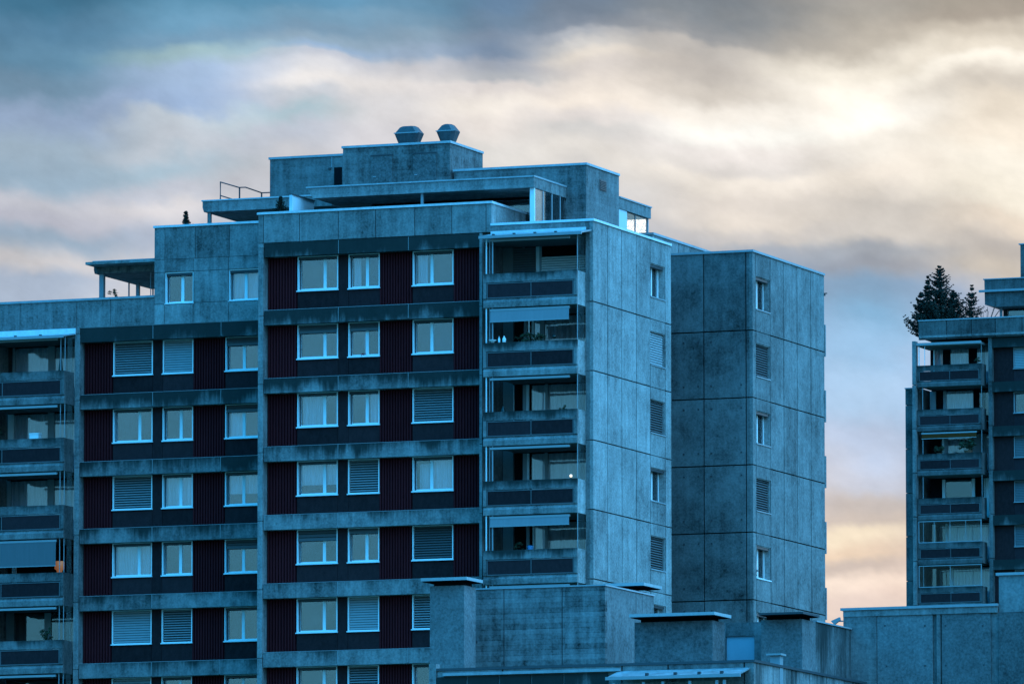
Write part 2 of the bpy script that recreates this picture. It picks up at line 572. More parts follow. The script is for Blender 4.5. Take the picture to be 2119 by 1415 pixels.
def blind_mesh(w_, z0, z1, pitch=0.098, tilt=0.035, y=0.0):
    """slats as one folded sheet: each slat leans out over a recess; a larger tilt opens the recess"""
    n = max(2, int((z1 - z0) / pitch))
    p = (z1 - z0) / n
    q = 0.48 if tilt > 0.04 else 0.80
    dp = 0.055 if tilt > 0.04 else 0.03
    prof = []
    for i in range(n):
        z = z1 - i * p
        prof += [(y + dp, z), (y, z - p * q), (y + dp, z - p * (q + 0.03))]
    prof.append((y + dp, z0))
    me = sheet_mesh('blind', prof, 0, w_)
    for i, f in enumerate(me.polygons):
        f.material_index = 1 if i % 3 == 2 else 0
    return me


def curtain_mesh(w_, z0, z1, y=0.0, wave=0.03, pitch=0.16):
    n = max(6, int(w_ / 0.03))
    vs = []
    for i in range(n + 1):
        x = w_ * i / n
        yy = y + wave * math.sin(x / pitch * 2 * PI) + wave * 0.5 * math.sin(x / pitch * 3.7 + 1)
        vs += [(x, yy, z0), (x, yy, z1)]
    return mesh('curtain', vs, [(2 * i, 2 * i + 2, 2 * i + 3, 2 * i + 1) for i in range(n)], True)


def window(parent, x, y, z, w_, h_, rot=0.0, mull=0.6, mw=0.13, blind=None, curt=(), depth=0.24, trim=0.045, bm_='blind', sillm='white',
           tilted=False, sleeve='white', fr=0.055, tone=1.0, frames='white'):
    """a tilt window in a sleeve. x, y, z: its lower outer corner; rot turns its front from -Y.
    blind: (share of the height covered, slat tilt); curt: list of (from, to, bottom, top) as shares"""
    me = ring_mesh('window', w_, h_, trim, 0.0, depth)
    win = setm(link('window', me, parent, (x, y, z), rot), sleeve)
    fy0, fy1 = depth - 0.06, depth
    iw, ih = w_ - 2 * trim, h_ - 2 * trim
    bars = [(iw * mull - mw / 2, iw * mull + mw / 2)] if mull else []
    f = local('frame', ring_mesh('frame', iw, ih, fr, fy0, fy1 - 0.004, bars), win, frames, (trim, 0, trim))
    spans = [(fr, iw * mull - mw / 2), (iw * mull + mw / 2, iw - fr)] if mull else [(fr, iw - fr)]
    for k, (a, b) in enumerate(spans):
        q = lbox('pane', win, trim + a, trim + b, fy0 + 0.02, fy0 + 0.032, trim + fr, trim + ih - fr, 'pane')
        q.rotation_euler = (random.uniform(-0.006, 0.006), 0, random.uniform(-0.012, 0.012))
        if tilted and k == 0:
            q.rotation_euler = (0, 0, 0.06)
    lbox('sill', win, -0.03, w_ + 0.03, -0.06, 0.012, -0.035, 0.012, sillm)
    if not (blind and blind[0] > 0.99):
        lbox('blind_box_shadow', win, trim, w_ - trim, 0.03, depth - 0.07, h_ - trim - 0.10, h_ - trim, 'steel')  # blind case kept dark, also stands in for the ledge's shadow
    lbox('guide_rail_shadow', win, trim, trim + 0.05, depth - 0.09, depth - 0.062, trim, h_ - trim, 'steel')  # dark strip puts the reveal's shadow line in as a rail
    if blind:
        cov, tl = blind
        if cov > 0.99:
            b = local('blind', blind_mesh(iw - 0.02, 0.01, ih - 0.02, tilt=tl, y=0.045), win, bm_, (trim + 0.01, 0, trim))
        else:
            zb = ih * (1 - cov)
            b = local('blind', blind_mesh(iw - 0.02, zb + 0.13, ih - 0.02, tilt=tl, y=0.06), win, 'blinddark', (trim + 0.01, 0, trim))
            lbox('blind_rail', win, trim + 0.01, trim + iw - 0.01, 0.045, 0.105, trim + zb, trim + zb + 0.125, 'blinddark')
    for (a, b, c0, c1) in curt:
        local('curtain', curtain_mesh(iw * (b - a), trim + ih * c0, trim + ih * c1, depth + 0.10), win, 'curt', (trim + iw * a, 0, 0))
    lbox('room', win, 0.01, w_ - 0.01, depth + 0.45, depth + 0.50, 0.0, h_, 'room')
    return win


def ribbed(parent, x0, x1, y, z0, z1, pitch=0.125, depth=0.085):
    n = max(1, int(round((x1 - x0) / pitch)))
    p = (x1 - x0) / n
    vs = []
    for i in range(n):
        a = i * p
        for xx, yy in ((a, 0), (a + p * 0.50, 0), (a + p * 0.58, depth), (a + p * 0.92, depth)):
            vs += [(xx, yy, 0), (xx, yy, z1 - z0)]
    vs += [(x1 - x0, 0, 0), (x1 - x0, 0, z1 - z0)]
    k = len(vs) // 2
    me = mesh('cladding_panel', vs, [(2 * i, 2 * i + 2, 2 * i + 3, 2 * i + 1) for i in range(k - 1)])
    return setm(link('cladding_panel', me, parent, (x0, y, z0)), 'red')


FL = 2.81          # storey height


# ------------------------------------------------------------------ facade bay with ribbed red cladding and ledges
def facade(B, ox, oy, k0, k1, wins, dirts, right_pier=True, tone=1.0):
    for k in range(k0 - 1, k1 + 1):
        zt = 41.42 - FL * k
        if k == -1:
            zt = 44.20
        xs = [-14.46, -11.165, -8.075, -4.95]
        for i in range(3):
            box('ledge', B, ox + xs[i] + (0.01 if i else 0), ox + xs[i + 1] - (0.01 if i < 2 else 0), oy + 0.02, oy + 0.52, zt - (0.60 if k >= 0 else 0.57), zt,
                'con', dirts.get(k, 0.4) + random.uniform(-0.08, 0.08), tone * random.uniform(0.92, 1.08))
        if k >= 0:
            box('ledge_flashing', B, ox - 14.455, ox - 4.955, oy + 0.012, oy + 0.03, zt + 0.002, zt + 0.018, 'metal')
        for xj in xs[1:3]:
            box('joint', B, ox + xj - 0.009, ox + xj + 0.009, oy + 0.014, oy + 0.1, zt - 0.56, zt, 'blind')
    for k in range(k0, k1 + 1):
        zb = 41.42 - FL * k
        ztop = zb + FL - 0.60 if k > 0 else 43.63
        zs = 42.22 - FL * k
        hw = ztop - zs + 0.02
        # ribbed red boards between the windows
        for (a, b) in ((-14.46, -13.16), (-9.50, -8.06), (-6.25, -4.95)):
            ribbed(B, ox + a, ox + b, oy + 0.44, zb, ztop)
        # dark panels: between the first two windows and below each window
        for (a, b) in ((-13.15, -11.36), (-11.345, -10.895), (-10.88, -9.51), (-8.05, -6.26)):
            if abs(a + 11.345) < 0.01:
                box('spandrel_panel', B, ox + a, ox + b, oy + 0.45, oy + 0.55, zb, ztop, 'spand')
            else:
                box('spandrel_panel', B, ox + a, ox + b, oy + 0.45, oy + 0.55, zb, zs - 0.012, 'spand')
        for c, (a, b, mu) in enumerate(((-13.15, -11.35, 0.645), (-10.89, -9.51, 0.56), (-8.05, -6.26, 0.43))):
            spec = wins.get((k, c), {})
            window(B, ox + a, oy + 0.43, zs, b - a, hw, mull=mu, **spec)
    # piers with a joint at every storey
    for (a, b) in ((-14.72, -14.50), (-4.945, -4.83)):
        if b > -5 and not right_pier:
            continue
        z = 44.2
        for k in range(k0 - 1, k1 + 1):
            z2 = 41.20 - FL * k
            if k0 == 1 and k == 0 and a < -10:
                z = 41.44
            if k < k0 - 1:
                continue
            box('pier', B, ox + a, ox + b, oy, oy + 0.62, z2 + 0.012, z - 0.012 if k >= k0 else z - 0.005, 'con', 0.12, 1.12)
            z = z2
        box('pier', B, ox + a, ox + b, oy, oy + 0.62, 0, z - 0.012, 'con', 0.05, 1.05)
    zlow = 41.42 - FL * k1 - 0.60
    box('wall', B, ox - 14.46, ox - 4.95, oy + 0.3, oy + 0.9, 0, zlow - 0.004, 'con')


# ------------------------------------------------------------------ balcony (loggia) bay
def balcony(B, x0, x1, y, k, back, zt=None, awning=0.0, roller=True, posts=(), glassfront=False, awnmat='awn', dirt=0.45, depth=3.2, tone=1.0, screen=True, open_h=1.43,
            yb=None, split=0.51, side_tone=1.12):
    zt = 42.38 - FL * k if zt is None else zt
    yb = y + depth if yb is None else yb
    b = box('balcony', B, x0, x1, y, y + 0.12, zt - 0.36, zt, 'con', min(0.8, dirt + 0.12), tone * 0.9)              # upper concrete band
    zl = zt - 1.38
    # lower slab with a sloping top
    prism('slab_edge', b, [(y, zl), (y + 0.14, zl), (y + 0.14, zl + 0.37), (y + 0.09, zl + 0.37), (y, zl + 0.22)], x0, x1, 'con', 0.05, tone * 1.0, axis='x')
    for (a, c) in ((x0, x0 + 0.13), (x1 - 0.13, x1)):
        box('side_wall', b, a, c, y + 0.004, y + 0.14, zl + 0.372, zt - 0.362, 'con', 0.05, tone * 0.95)
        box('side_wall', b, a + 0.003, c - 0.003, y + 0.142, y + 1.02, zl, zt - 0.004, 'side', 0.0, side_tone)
    xm = x0 + (x1 - x0) * split
    fw = x1 - x0 - 0.30
    fm = ring_mesh('rail_frame', fw, 0.62, 0.035, 0.0, 0.05, [(xm - x0 - 0.15 - 0.014, xm - x0 - 0.15 + 0.014)])
    setm(link('rail_frame', fm, b, (x0 + 0.15, y + 0.02, zl + 0.375)), 'blinddark')
    for (a, c) in ((x0 + 0.187, xm - 0.016), (xm + 0.016, x1 - 0.187)):
        box('panel', b, a, c, y + 0.035, y + 0.06, zl + 0.412, zl + 0.958, 'bpanel')
    box('floor_slab', b, x0 + 0.14, x1 - 0.14, y + 0.145, yb, zl + 0.01, zl + 0.2, 'inner')
    top = zt + open_h
    if roller:
        box('awning_box', b, x0 + 0.28, x1 - 0.33, y + 0.02, y + 0.12, top - 0.15, top - 0.06, 'blind')
    if awning:
        vs = []
        za, z_b = top - 0.15, top - 0.15 - awning
        prism('awning', b, [(y + 0.03, za), (y + 0.045, za), (y + 0.025, z_b), (y + 0.01, z_b)], x0 + 0.30, x1 - 0.35, awnmat, axis='x')
        box('awning_bar', b, x0 + 0.29, x1 - 0.34, y - 0.01, y + 0.035, z_b - 0.035, z_b, 'blind')
    for (px, wd, m) in posts:
        box('post', b, px, px + wd, y + 0.06, y + 0.10, zt, top, m)
    if screen:
        box('side_screen', b, x1 - 0.025, x1 - 0.012, y + 0.15, y + 0.97, zt, top - 0.02, 'clear')
        box('post', b, x1 - 0.028, x1 - 0.004, y + 0.11, y + 0.14, zt, top, 'metal')
    if glassfront:
        n = glassfront
        wd = (x1 - x0 - 0.1)
        fm = ring_mesh('glazing_frame', wd, top - zt - 0.03, 0.05, 0, 0.05, [(wd * i / n - 0.012, wd * i / n + 0.012) for i in range(1, n)])
        setm(link('glazing_frame', fm, b, (x0 + 0.05, y + 0.02, zt + 0.004)), 'metal')
        box('glazing', b, x0 + 0.1, x1 - 0.1, y + 0.04, y + 0.05, zt + 0.05, top - 0.08, 'clear')
    # back wall: pieces given as (from, to, kind), metres from x0
    zf = zl + 0.2
    for it in back:
        a, c, kind = it[:3]
        if kind == 'wall':
            box('back_wall', b, x0 + a, x0 + c, yb, yb + 0.2, zf, top + 0.3, 'inner')
        elif kind == 'frame':
            box('door_frame', b, x0 + a, x0 + c, yb + 0.01, yb + 0.09, zf, top - 0.02, 'white')
        elif kind == 'mull':
            box('door_frame', b, x0 + a, x0 + c, yb + 0.01, yb + 0.09, zf, top - 0.02, 'metal')
        elif kind == 'dark':
            box('door', b, x0 + a, x0 + c, yb + 0.14, yb + 0.18, zf, top, 'dark')
        elif kind in ('glass', 'curt'):
            ph = it[3] if len(it) > 3 else 0.82
            zg = top - 0.04
            box('pane', b, x0 + a, x0 + c, yb + 0.06, yb + 0.075, zf + 0.05, zg, 'lglass')
            box('lintel', b, x0 + a, x0 + c, yb + 0.02, yb + 0.2, zg + 0.002, top + 0.2, 'dark')
            if kind == 'curt':
                cm = curtain_mesh(c - a, zf + 0.05, zg - 0.01, 0, 0.025, 0.22)
                setm(link('curtain', cm, b, (x0 + a, yb + 0.11, 0)), 'curt')
            box('back_wall', b, x0 + a, x0 + c, yb + 0.5, yb + 0.55, zf, top, 'room')
        elif kind == 'blind':
            bmx = blind_mesh(c - a, zf + 0.1, zt + 1.0, tilt=0.04)
            setm(link('blind', bmx, b, (x0 + a, yb + 0.0, 0)), 'white')
            box('lintel', b, x0 + a, x0 + c, yb + 0.05, yb + 0.2, zf, top + 0.2, 'dark')
        elif kind == 'blinddown':
            z0_ = zt + it[3]
            bmx = blind_mesh(c - a, z0_, top - 0.05, tilt=0.03)
            setm(link('blind', bmx, b, (x0 + a, yb - 0.03, 0)), 'blinddark')
    return b


def caps(B, pts, zt, th=0.095, wd=0.34, m='cap', over=0.05):
    """flat metal cap along an L: pts = [(x0, y), (x1, y), (x1, y2)] front run then right-hand return"""
    (xa, y), (xb, _), (_, y2) = pts
    seg = 4.8
    n = max(1, int(round((xb - xa) / seg)))
    for i in range(n):
        a = xa - over + (xb - xa + 2 * over) * i / n
        c = xa - over + (xb - xa + 2 * over) * (i + 1) / n
        box('parapet_cap', B, a + (0.006 if i else 0), c, y - over, y + wd, zt - th, zt, m)
    if y2 > y + wd:
        n = max(1, int(round((y2 - y) / seg)))
        for i in range(n):
            a = y + wd + 0.004 + (y2 - y - wd) * i / n
            c = y + wd + (y2 - y - wd) * (i + 1) / n
            box('parapet_cap', B, xb - wd, xb + over, a, c, zt - th, zt, m)


def panels_x(B, xs, zs, y0, y1, m, gap=0.022, skip=(), name='wall_panel', dirt=0.0, tone=1.0, rnd=0.06):
    """front-facing panels with open joints; skip holds (i, j) cells"""
    for i in range(len(xs) - 1):
        for j in range(len(zs) - 1):
            if (i, j) in skip:
                continue
            box(name, B, xs[i] + (gap / 2 if i else 0), xs[i + 1] - (gap / 2 if i < len(xs) - 2 else 0), y0, y1, zs[j] + (gap / 2 if j else 0),
                zs[j + 1] - (gap / 2 if j < len(zs) - 2 else 0), m, dirt, tone * random.uniform(1 - rnd, 1 + rnd))


def panels_y(B, ys, zs, x0, x1, m, gap=0.065, skip=(), name='wall_panel', dirt=0.0, tone=1.0, rnd=0.06):
    for i in range(len(ys) - 1):
        for j in range(len(zs) - 1):
            if (i, j) in skip:
                continue
            box(name, B, x0, x1, ys[i] + (gap / 2 if i else 0), ys[i + 1] - (gap / 2 if i < len(ys) - 2 else 0), zs[j] + (gap / 2.6 if j else 0),
                zs[j + 1] - (gap / 2.6 if j < len(zs) - 2 else 0), m, dirt, tone * random.uniform(1 - rnd, 1 + rnd))


# ------------------------------------------------------------------ ground
gm = mesh('ground', [(-6000, -6000, 0), (6000, -6000, 0), (6000, 6000, 0), (-6000, 6000, 0)], [(0, 1, 2, 3)])
g = setm(link('ground', gm, None, (0, 0, 0)), 'grass')
g['kind'] = 'structure'

# ================================================================== the tall staggered apartment building
B = root('apartment_building', (-12, 6, 0), 'tall staggered concrete apartment tower with red ribbed panels and stacked balconies', 'building')

# --- solid cores behind the facades
box('core_wall', B, -14.5, -4.85, 1.15, 9.0, 0, 44.10, 'dark')
box('core_wall', B, -4.845, -1.0, 3.0, 9.0, 0, 44.00, 'dark')
box('core_wall', B, -24.15, -14.55, 4.3, 12.0, 0, 41.30, 'dark')
box('core_wall', B, -20.7, -14.55, 4.25, 12.0, 41.31, 44.10, 'dark')
box('core_wall', B, -34.0, -24.4, 6.2, 12.0, 0, 41.30, 'dark')
box('core_wall', B, -12.2, 1.5, 12.35, 21.0, 0, 44.10, 'dark')
box('roof_slab', B, -14.5, -4.6, 0.2, 9.0, 44.11, 44.22, 'con')
box('roof_slab', B, -4.845, -0.2, 0.22, 8.9, 44.01, 44.12, 'con')
box('roof_slab', B, -24.0, -14.5, 3.3, 12.0, 44.11, 44.22, 'con')

for k in range(6, 14):
    zt = 42.38 - FL * (k + 1)
    if zt > 1.4:
        balcony(B, -28.46, -24.40, 2.1, k, [(-0.6, 3.9, 'wall')], zt=zt, dirt=0.3, yb=5.3, split=0.30, tone=0.78, side_tone=0.36, roller=False)  # lowered tones carry on the shadow painted into this stack
box('wall', B, -34.0, -28.5, 3.3, 6.19, 0, 41.3, 'con')
# --- main facade
ws = {
    (0, 0): dict(), (0, 1): dict(curt=[(0.06, 0.30, 0, 1)]), (0, 2): dict(curt=[(0.04, 0.30, 0, 1)]),
    (1, 0): dict(blind=(0.25, 0.03)), (1, 1): dict(blind=(0.24, 0.03), curt=[(0.42, 0.56, 0, 0.7)]), (1, 2): dict(),
    (2, 0): dict(curt=[(0.04, 0.66, 0, 1)]), (2, 1): dict(curt=[(0.62, 1.0, 0, 1)]), (2, 2): dict(blind=(1, 0.055)),
    (3, 0): dict(curt=[(0.0, 1.0, 0.30, 1)]), (3, 1): dict(blind=(1, 0.065)), (3, 2): dict(curt=[(0.44, 1.0, 0, 1), (0.08, 0.40, 0, 0.82)], tilted=True),
    (4, 0): dict(blind=(0.33, 0.04)), (4, 1): dict(blind=(0.16, 0.02)), (4, 2): dict(blind=(1, 0.045), bm_='blinddark'),
    (5, 0): dict(), (5, 1): dict(blind=(1, 0.022)), (5, 2): dict(blind=(1, 0.05)),
    (6, 0): dict(), (6, 1): dict(blind=(1, 0.06)), (6, 2): dict(curt=[(0.5, 1.0, 0, 1)]),
}
facade(B, 0, 0, 0, 6, ws, {-1: 0.95, 0: 0.90, 1: 0.66, 2: 0.50, 3: 0.40, 4: 0.32, 5: 0.30, 6: 0.3})
# parapet over it
xs = [-14.72, -14.50, -12.89, -11.17, -9.52, -7.79, -6.16, -4.66, -4.43]
panels_x(B, xs, [44.225, 45.39], 0.0, 0.18, 'con', name='parapet_panel', dirt=0.10, gap=0.03)
panels_y(B, [0.182, 3.2, 6.2, 9.0], [44.225, 45.39], -4.61, -4.43, 'side', name='parapet_panel', tone=0.95)
caps(B, [(-14.72, 0.0), (-4.43, 0.0), (-4.43, 9.0)], 45.49)

# --- left wing, three metres back
OX, OY = -9.65, 3.1
wl = {
    (1, 0): dict(blind=(1, 0.05)), (1, 1): dict(blind=(1, 0.03)), (1, 2): dict(blind=(0.25, 0.03)),
    (2, 0): dict(), (2, 1): dict(), (2, 2): dict(blind=(0.22, 0.03), curt=[(0.0, 0.45, 0, 1)]),
    (3, 0): dict(blind=(1, 0.06)), (3, 1): dict(curt=[(0, 1, 0.0, 1)]), (3, 2): dict(curt=[(0.0, 1.0, 0.35, 1)]),
    (4, 0): dict(curt=[(0.0, 0.9, 0, 1)]), (4, 1): dict(), (4, 2): dict(blind=(0.27, 0.03)),
    (5, 0): dict(blind=(1, 0.028)), (5, 1): dict(blind=(1, 0.055)), (5, 2): dict(),
    (6, 0): dict(blind=(1, 0.03)), (6, 1): dict(), (6, 2): dict(),
}
facade(B, OX, OY, 1, 6, wl, {0: 0.92, 1: 0.72, 2: 0.62, 3: 0.45, 4: 0.38, 5: 0.36, 6: 0.3}, right_pier=False, tone=0.86)  # lower tone and extra dirt also paint in the wing's dimmer light
# plain upper storey with two windows
zz = [41.44, 42.27, 43.60, 44.14, 45.48]
xx = [-20.75, -20.28, -18.99, -17.39, -16.0, -14.75]
panels_x(B, xx, [41.44, 42.27], OY, OY + 0.2, 'con', dirt=0.0, tone=1.12, gap=0.02)
panels_x(B, xx, [42.29, 43.595], OY, OY + 0.2, 'con', dirt=0.0, tone=1.05, skip={(1, 0), (3, 0)}, gap=0.02)
panels_x(B, xx, [43.615, 44.135], OY, OY + 0.2, 'con', dirt=0.25, tone=0.95, gap=0.02)
panels_x(B, [-20.75, -20.28, -18.90, -17.36, -14.75], [44.15, 45.48], OY, OY + 0.2, 'con', dirt=0.08, tone=0.92, gap=0.025)
box('wall', B, -20.75, -20.55, OY + 0.21, 12.0, 41.45, 45.48, 'con')
caps(B, [(-20.75, OY), (-14.76, OY), (-14.76, OY)], 45.575)
window(B, -20.28, OY + 0.06, 42.28, 1.29, 1.32, mull=0.56)
window(B, -17.39, OY + 0.06, 42.28, 1.39, 1.32, mull=0.50, curt=[(0, 1, 0, 1)])
box('wall', B, -20.7, -14.8, OY + 0.75, OY + 0.85, 41.45, 44.1, 'dark')
# parapet of the lower roof at the left
panels_x(B, [-28.6, -26.9, -24.29, -22.74, -20.76], [41.44, 42.575], OY, OY + 0.2, 'con', dirt=0.05, name='parapet_panel', tone=0.92)
caps(B, [(-28.6, OY), (-20.8, OY), (-20.8, OY)], 42.67, m='capmid')
box('roof_slab', B, -28.5, -20.76, OY + 0.21, 12.0, 41.32, 41.43, 'con')

# --- balconies right of the main facade
post_l = [(-4.30, 0.045, 'white'), (-4.14, 0.02, 'metal'), (-4.03, 0.05, 'metal')]
bk = [(0.0, 0.0, 'wall')]
DX0, DX1 = -4.39, -0.33
base_back = lambda seg: [(-0.34, 0.06, 'dark')] + seg
d1 = [(0.06, 0.47, 'dark'), (0.47, 0.55, 'mull'), (0.55, 1.05, 'glass', 0.75), (1.05, 1.20, 'frame'), (1.20, 1.30, 'mull'), (1.30, 3.9, 'blind'),
      (0.06, 1.05, 'blinddown', 0.42), (-0.4, 0.06, 'wall')]
d2 = [(0.06, 0.52, 'dark'), (0.52, 0.66, 'mull'), (0.66, 0.76, 'glass', 0.9), (0.76, 0.86, 'dark'), (0.86, 0.96, 'frame'), (0.96, 1.22, 'curt', 0.64),
      (1.22, 1.42, 'mull'), (1.42, 3.9, 'curt', 0.66), (-0.4, 0.06, 'wall')]
d3 = [(0.06, 0.08, 'frame'), (0.08, 0.47, 'dark'), (0.47, 0.62, 'mull'), (0.62, 0.74, 'frame'), (0.74, 0.85, 'dark'), (0.85, 1.45, 'curt', 0.98), (1.45, 1.56, 'mull'), (1.56, 3.9, 'curt', 1.0),
      (-0.4, 0.06, 'wall')]
d4 = [(0.06, 0.47, 'dark'), (0.47, 0.66, 'mull'), (0.66, 0.74, 'frame'), (0.74, 0.85, 'dark'), (0.85, 1.42, 'curt', 0.98), (1.42, 1.56, 'mull'), (1.56, 3.9, 'curt', 1.0), (-0.4, 0.06, 'wall')]
d5 = [(0.06, 0.62, 'dark'), (0.62, 0.76, 'mull'), (0.76, 0.90, 'dark'), (0.90, 0.98, 'frame'), (0.98, 1.42, 'curt', 0.76), (1.42, 1.56, 'mull'), (1.56, 3.9, 'curt', 0.79), (-0.4, 0.06, 'wall')]
balcony(B, DX0, DX1, -1.0, 0, d1, posts=post_l, dirt=0.35, awning=0.0, roller=True, open_h=1.46)
balcony(B, DX0, DX1, -1.0, 1, d2, posts=post_l, dirt=0.45, awning=0.42)
balcony(B, DX0, DX1, -1.0, 2, d3, posts=post_l, dirt=0.48)
balcony(B, DX0, DX1, -1.0, 3, d4, posts=post_l, dirt=0.50)
balcony(B, DX0, DX1, -1.0, 4, d5, posts=post_l, dirt=0.52, awning=0.30)
balcony(B, DX0, DX1, -1.0, 5, d4, posts=post_l, dirt=0.5)
box('wall', B, -4.845, -4.80, 0.63, 2.2, 0, 44.0, 'con', 0.0, 0.85)
# roof over the top balcony
box('parapet_panel', B, -4.42, -0.34, 0.0, 0.16, 44.12, 44.47, 'con', 0.0, 1.0)
box('balcony_ceiling', B, -4.83, -0.34, 0.17, 3.2, 43.82, 43.99, 'inner')
box('flashing', B, -4.44, -0.30, -0.05, -0.004, 44.08, 44.235, 'cap')
prism('glass_roof', B, [(-1.16, 43.86), (-1.16, 43.92), (-0.055, 44.12), (-0.055, 44.06)], -4.45, -0.05, 'dirtyglass', axis='x')
box('gutter', B, -4.50, -0.04, -1.24, -1.165, 43.80, 43.915, 'metal')
for bx in (-3.95, -3.05, -2.15, -1.25):
    box('roof_bolt', B, bx, bx + 0.10, -1.15, -1.05, 43.93, 43.985, 'steel')
# pier and side wall at the right-hand corner
zj = [41.20 - FL * k for k in range(6)]
zr = [0, ] + zj[::-1] + [44.47]
for i in range(len(zr) - 1):
    box('pier', B, -0.325, -0.155, 0.0, 3.0, zr[i] + 0.012, zr[i + 1] - 0.012, 'con', 0.03, 0.8)
ysE = [0.0, 1.64, 3.28, 4.96, 6.60, 8.37, 9.06]
panels_y(B, ysE, zr, -0.15, 0.0, 'side', skip={(4, j) for j in range(1, len(zr) - 1)}, dirt=0.02)
for (a, b_) in ((0.02, 6.6), (8.38, 9.0)):
    box('wall', B, -0.16, -0.152, a, b_, 0.5, 44.4, 'darkcon')
e_spec = {0: dict(curt=[(0.35, 0.62, 0, 1)]), 1: dict(blind=(1, 0.03)), 2: dict(blind=(1, 0.06), bm_='blinddark'), 3: dict(curt=[(0.1, 0.3, 0, 1)]),
          4: dict(blind=(1, 0.05), bm_='blinddark'), 5: dict()}
for k in range(6):
    zs = 42.13 - FL * k
    za, zb = 41.20 - FL * k, (41.20 - FL * (k - 1) if k else 44.47)
    box('wall_panel', B, -0.15, 0.0, 6.62, 8.35, za + 0.015, zs - 0.006, 'side', 0.0, random.uniform(0.9, 1.0))
    box('wall_panel', B, -0.15, 0.0, 6.62, 8.35, zs + 1.386, zb - 0.015, 'side', 0.0, random.uniform(0.9, 1.0))
    window(B, 0.0 - 0.03, 6.64, zs, 1.69, 1.38, rot=PI / 2, mull=0.5, mw=0.1, depth=0.30, sleeve='side', trim=0.03, fr=0.07, sillm='metal', **e_spec[k])
caps(B, [(-4.40, 0.0), (0.0, 0.0), (0.0, 9.06)], 44.57)
for (a, b_) in ((9.0, 9.25),):
    box('wall', B, -1.0, -0.16, 8.9, 9.06, 0, 44.4, 'side')

# --- balconies at the far left
AX0, AX1, AY = -28.46, -24.40, 2.1
a1 = [(-0.4, 0.2, 'wall'), (0.2, 0.25, 'dark'), (-0.2, 0.06, 'dark')]


def aback(seg):
    return [(-0.6, 0.0, 'wall')] + [(a - AX0, b - AX0) + tuple(r) for (a, b, *r) in seg]


as_ = [
    aback([(-28.9, -28.56, 'dark'), (-28.56, -28.25, 'glass', 0.95), (-28.25, -28.14, 'mull'), (-28.14, -26.60, 'curt', 0.80), (-26.60, -26.30, 'mull'), (-26.30, -25.0, 'curt', 0.85)]),
    aback([(-28.9, -28.45, 'dark'), (-28.45, -28.20, 'frame'), (-28.20, -26.60, 'curt', 0.95), (-26.60, -26.30, 'mull'), (-26.30, -25.0, 'curt', 0.98)]),
    aback([(-28.9, -28.50, 'dark'), (-28.50, -28.30, 'mull'), (-28.30, -26.60, 'curt', 0.95), (-26.60, -26.30, 'mull'), (-26.30, -25.0, 'curt', 0.95)]),
    aback([(-28.9, -28.22, 'dark'), (-28.22, -28.02, 'frame'), (-28.02, -25.0, 'dark')]),
    aback([(-28.9, -28.10, 'wall'), (-28.10, -26.70, 'glass', 0.95), (-26.70, -26.40, 'mull'), (-26.40, -25.0, 'glass', 0.95)]),
    aback([(-28.9, -25.0, 'glass', 0.9)]),
]
for k, seg in enumerate(as_):
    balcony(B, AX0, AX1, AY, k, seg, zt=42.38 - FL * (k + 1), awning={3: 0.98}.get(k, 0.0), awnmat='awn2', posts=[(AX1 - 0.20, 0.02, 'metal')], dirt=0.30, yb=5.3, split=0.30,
            tone=0.78, side_tone=0.36)  # lowered tones paint in dimmer light and shadowed balcony ends
box('balcony_ceiling', B, -28.6, -24.4, OY + 0.01, 5.5, 41.0, 41.3, 'inner')
box('flashing', B, -28.6, -24.33, OY - 0.05, OY - 0.004, 41.18, 41.43, 'cap')
prism('glass_roof', B, [(1.95, 40.98), (1.95, 41.04), (3.045, 41.21), (3.045, 41.15)], -28.6, -24.36, 'dirtyglass', axis='x')
box('gutter', B, -28.6, -24.35, 1.87, 1.945, 40.92, 41.035, 'metal')
for bx in (-27.75, -26.65, -25.5):
    box('roof_bolt', B, bx, bx + 0.10, 1.96, 2.06, 41.05, 41.10, 'steel')
box('pier', B, -24.395, -24.375, 3.72, 6.0, 0, 41.2, 'con', 0.2, 0.6)

# --- second unit behind on the right
ysF = [12.1, 12.49, 14.28, 15.95, 17.65, 19.38, 21.12]
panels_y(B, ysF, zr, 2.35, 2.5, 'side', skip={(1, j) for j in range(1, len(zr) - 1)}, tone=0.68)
for (a, b_) in ((12.32, 12.48), (14.3, 21.1)):
    box('wall', B, 2.34, 2.348, a, b_, 0.5, 44.4, 'darkcon')
f_spec = {0: dict(curt=[(0.0, 0.28, 0, 1)]), 1: dict(blind=(1, 0.05), bm_='blinddark'), 2: dict(), 3: dict(blind=(1, 0.05), bm_='blinddark'), 4: dict(), 5: dict()}
for k in range(6):
    zs = 42.13 - FL * k
    za, zb = 41.20 - FL * k, (41.20 - FL * (k - 1) if k else 44.47)
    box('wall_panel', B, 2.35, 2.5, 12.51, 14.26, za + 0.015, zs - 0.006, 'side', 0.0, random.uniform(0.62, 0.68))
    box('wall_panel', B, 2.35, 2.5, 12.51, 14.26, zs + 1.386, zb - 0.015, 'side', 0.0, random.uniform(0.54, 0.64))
    window(B, 2.47, 12.53, zs, 1.71, 1.38, rot=PI / 2, mull=0.5, mw=0.1, depth=0.30, sleeve='side', trim=0.03, fr=0.07, sillm='cap' if k == 4 else 'metal', **f_spec[k])
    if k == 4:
        box('glint_panel', B, 2.02, 2.05, 12.6, 13.55, zs + 0.10, zs + 0.80, 'winglint')  # added glowing panel for a bright glint in the window, no lamp
panels_x(B, [-2.5, 0.33, 2.20, 2.345], zr, 12.1, 12.3, 'darkcon', gap=0.05, dirt=0.0, tone=1.0, rnd=0.12)
box('wall', B, -2.4, 1.45, 12.305, 12.34, 0.5, 44.4, 'dark')
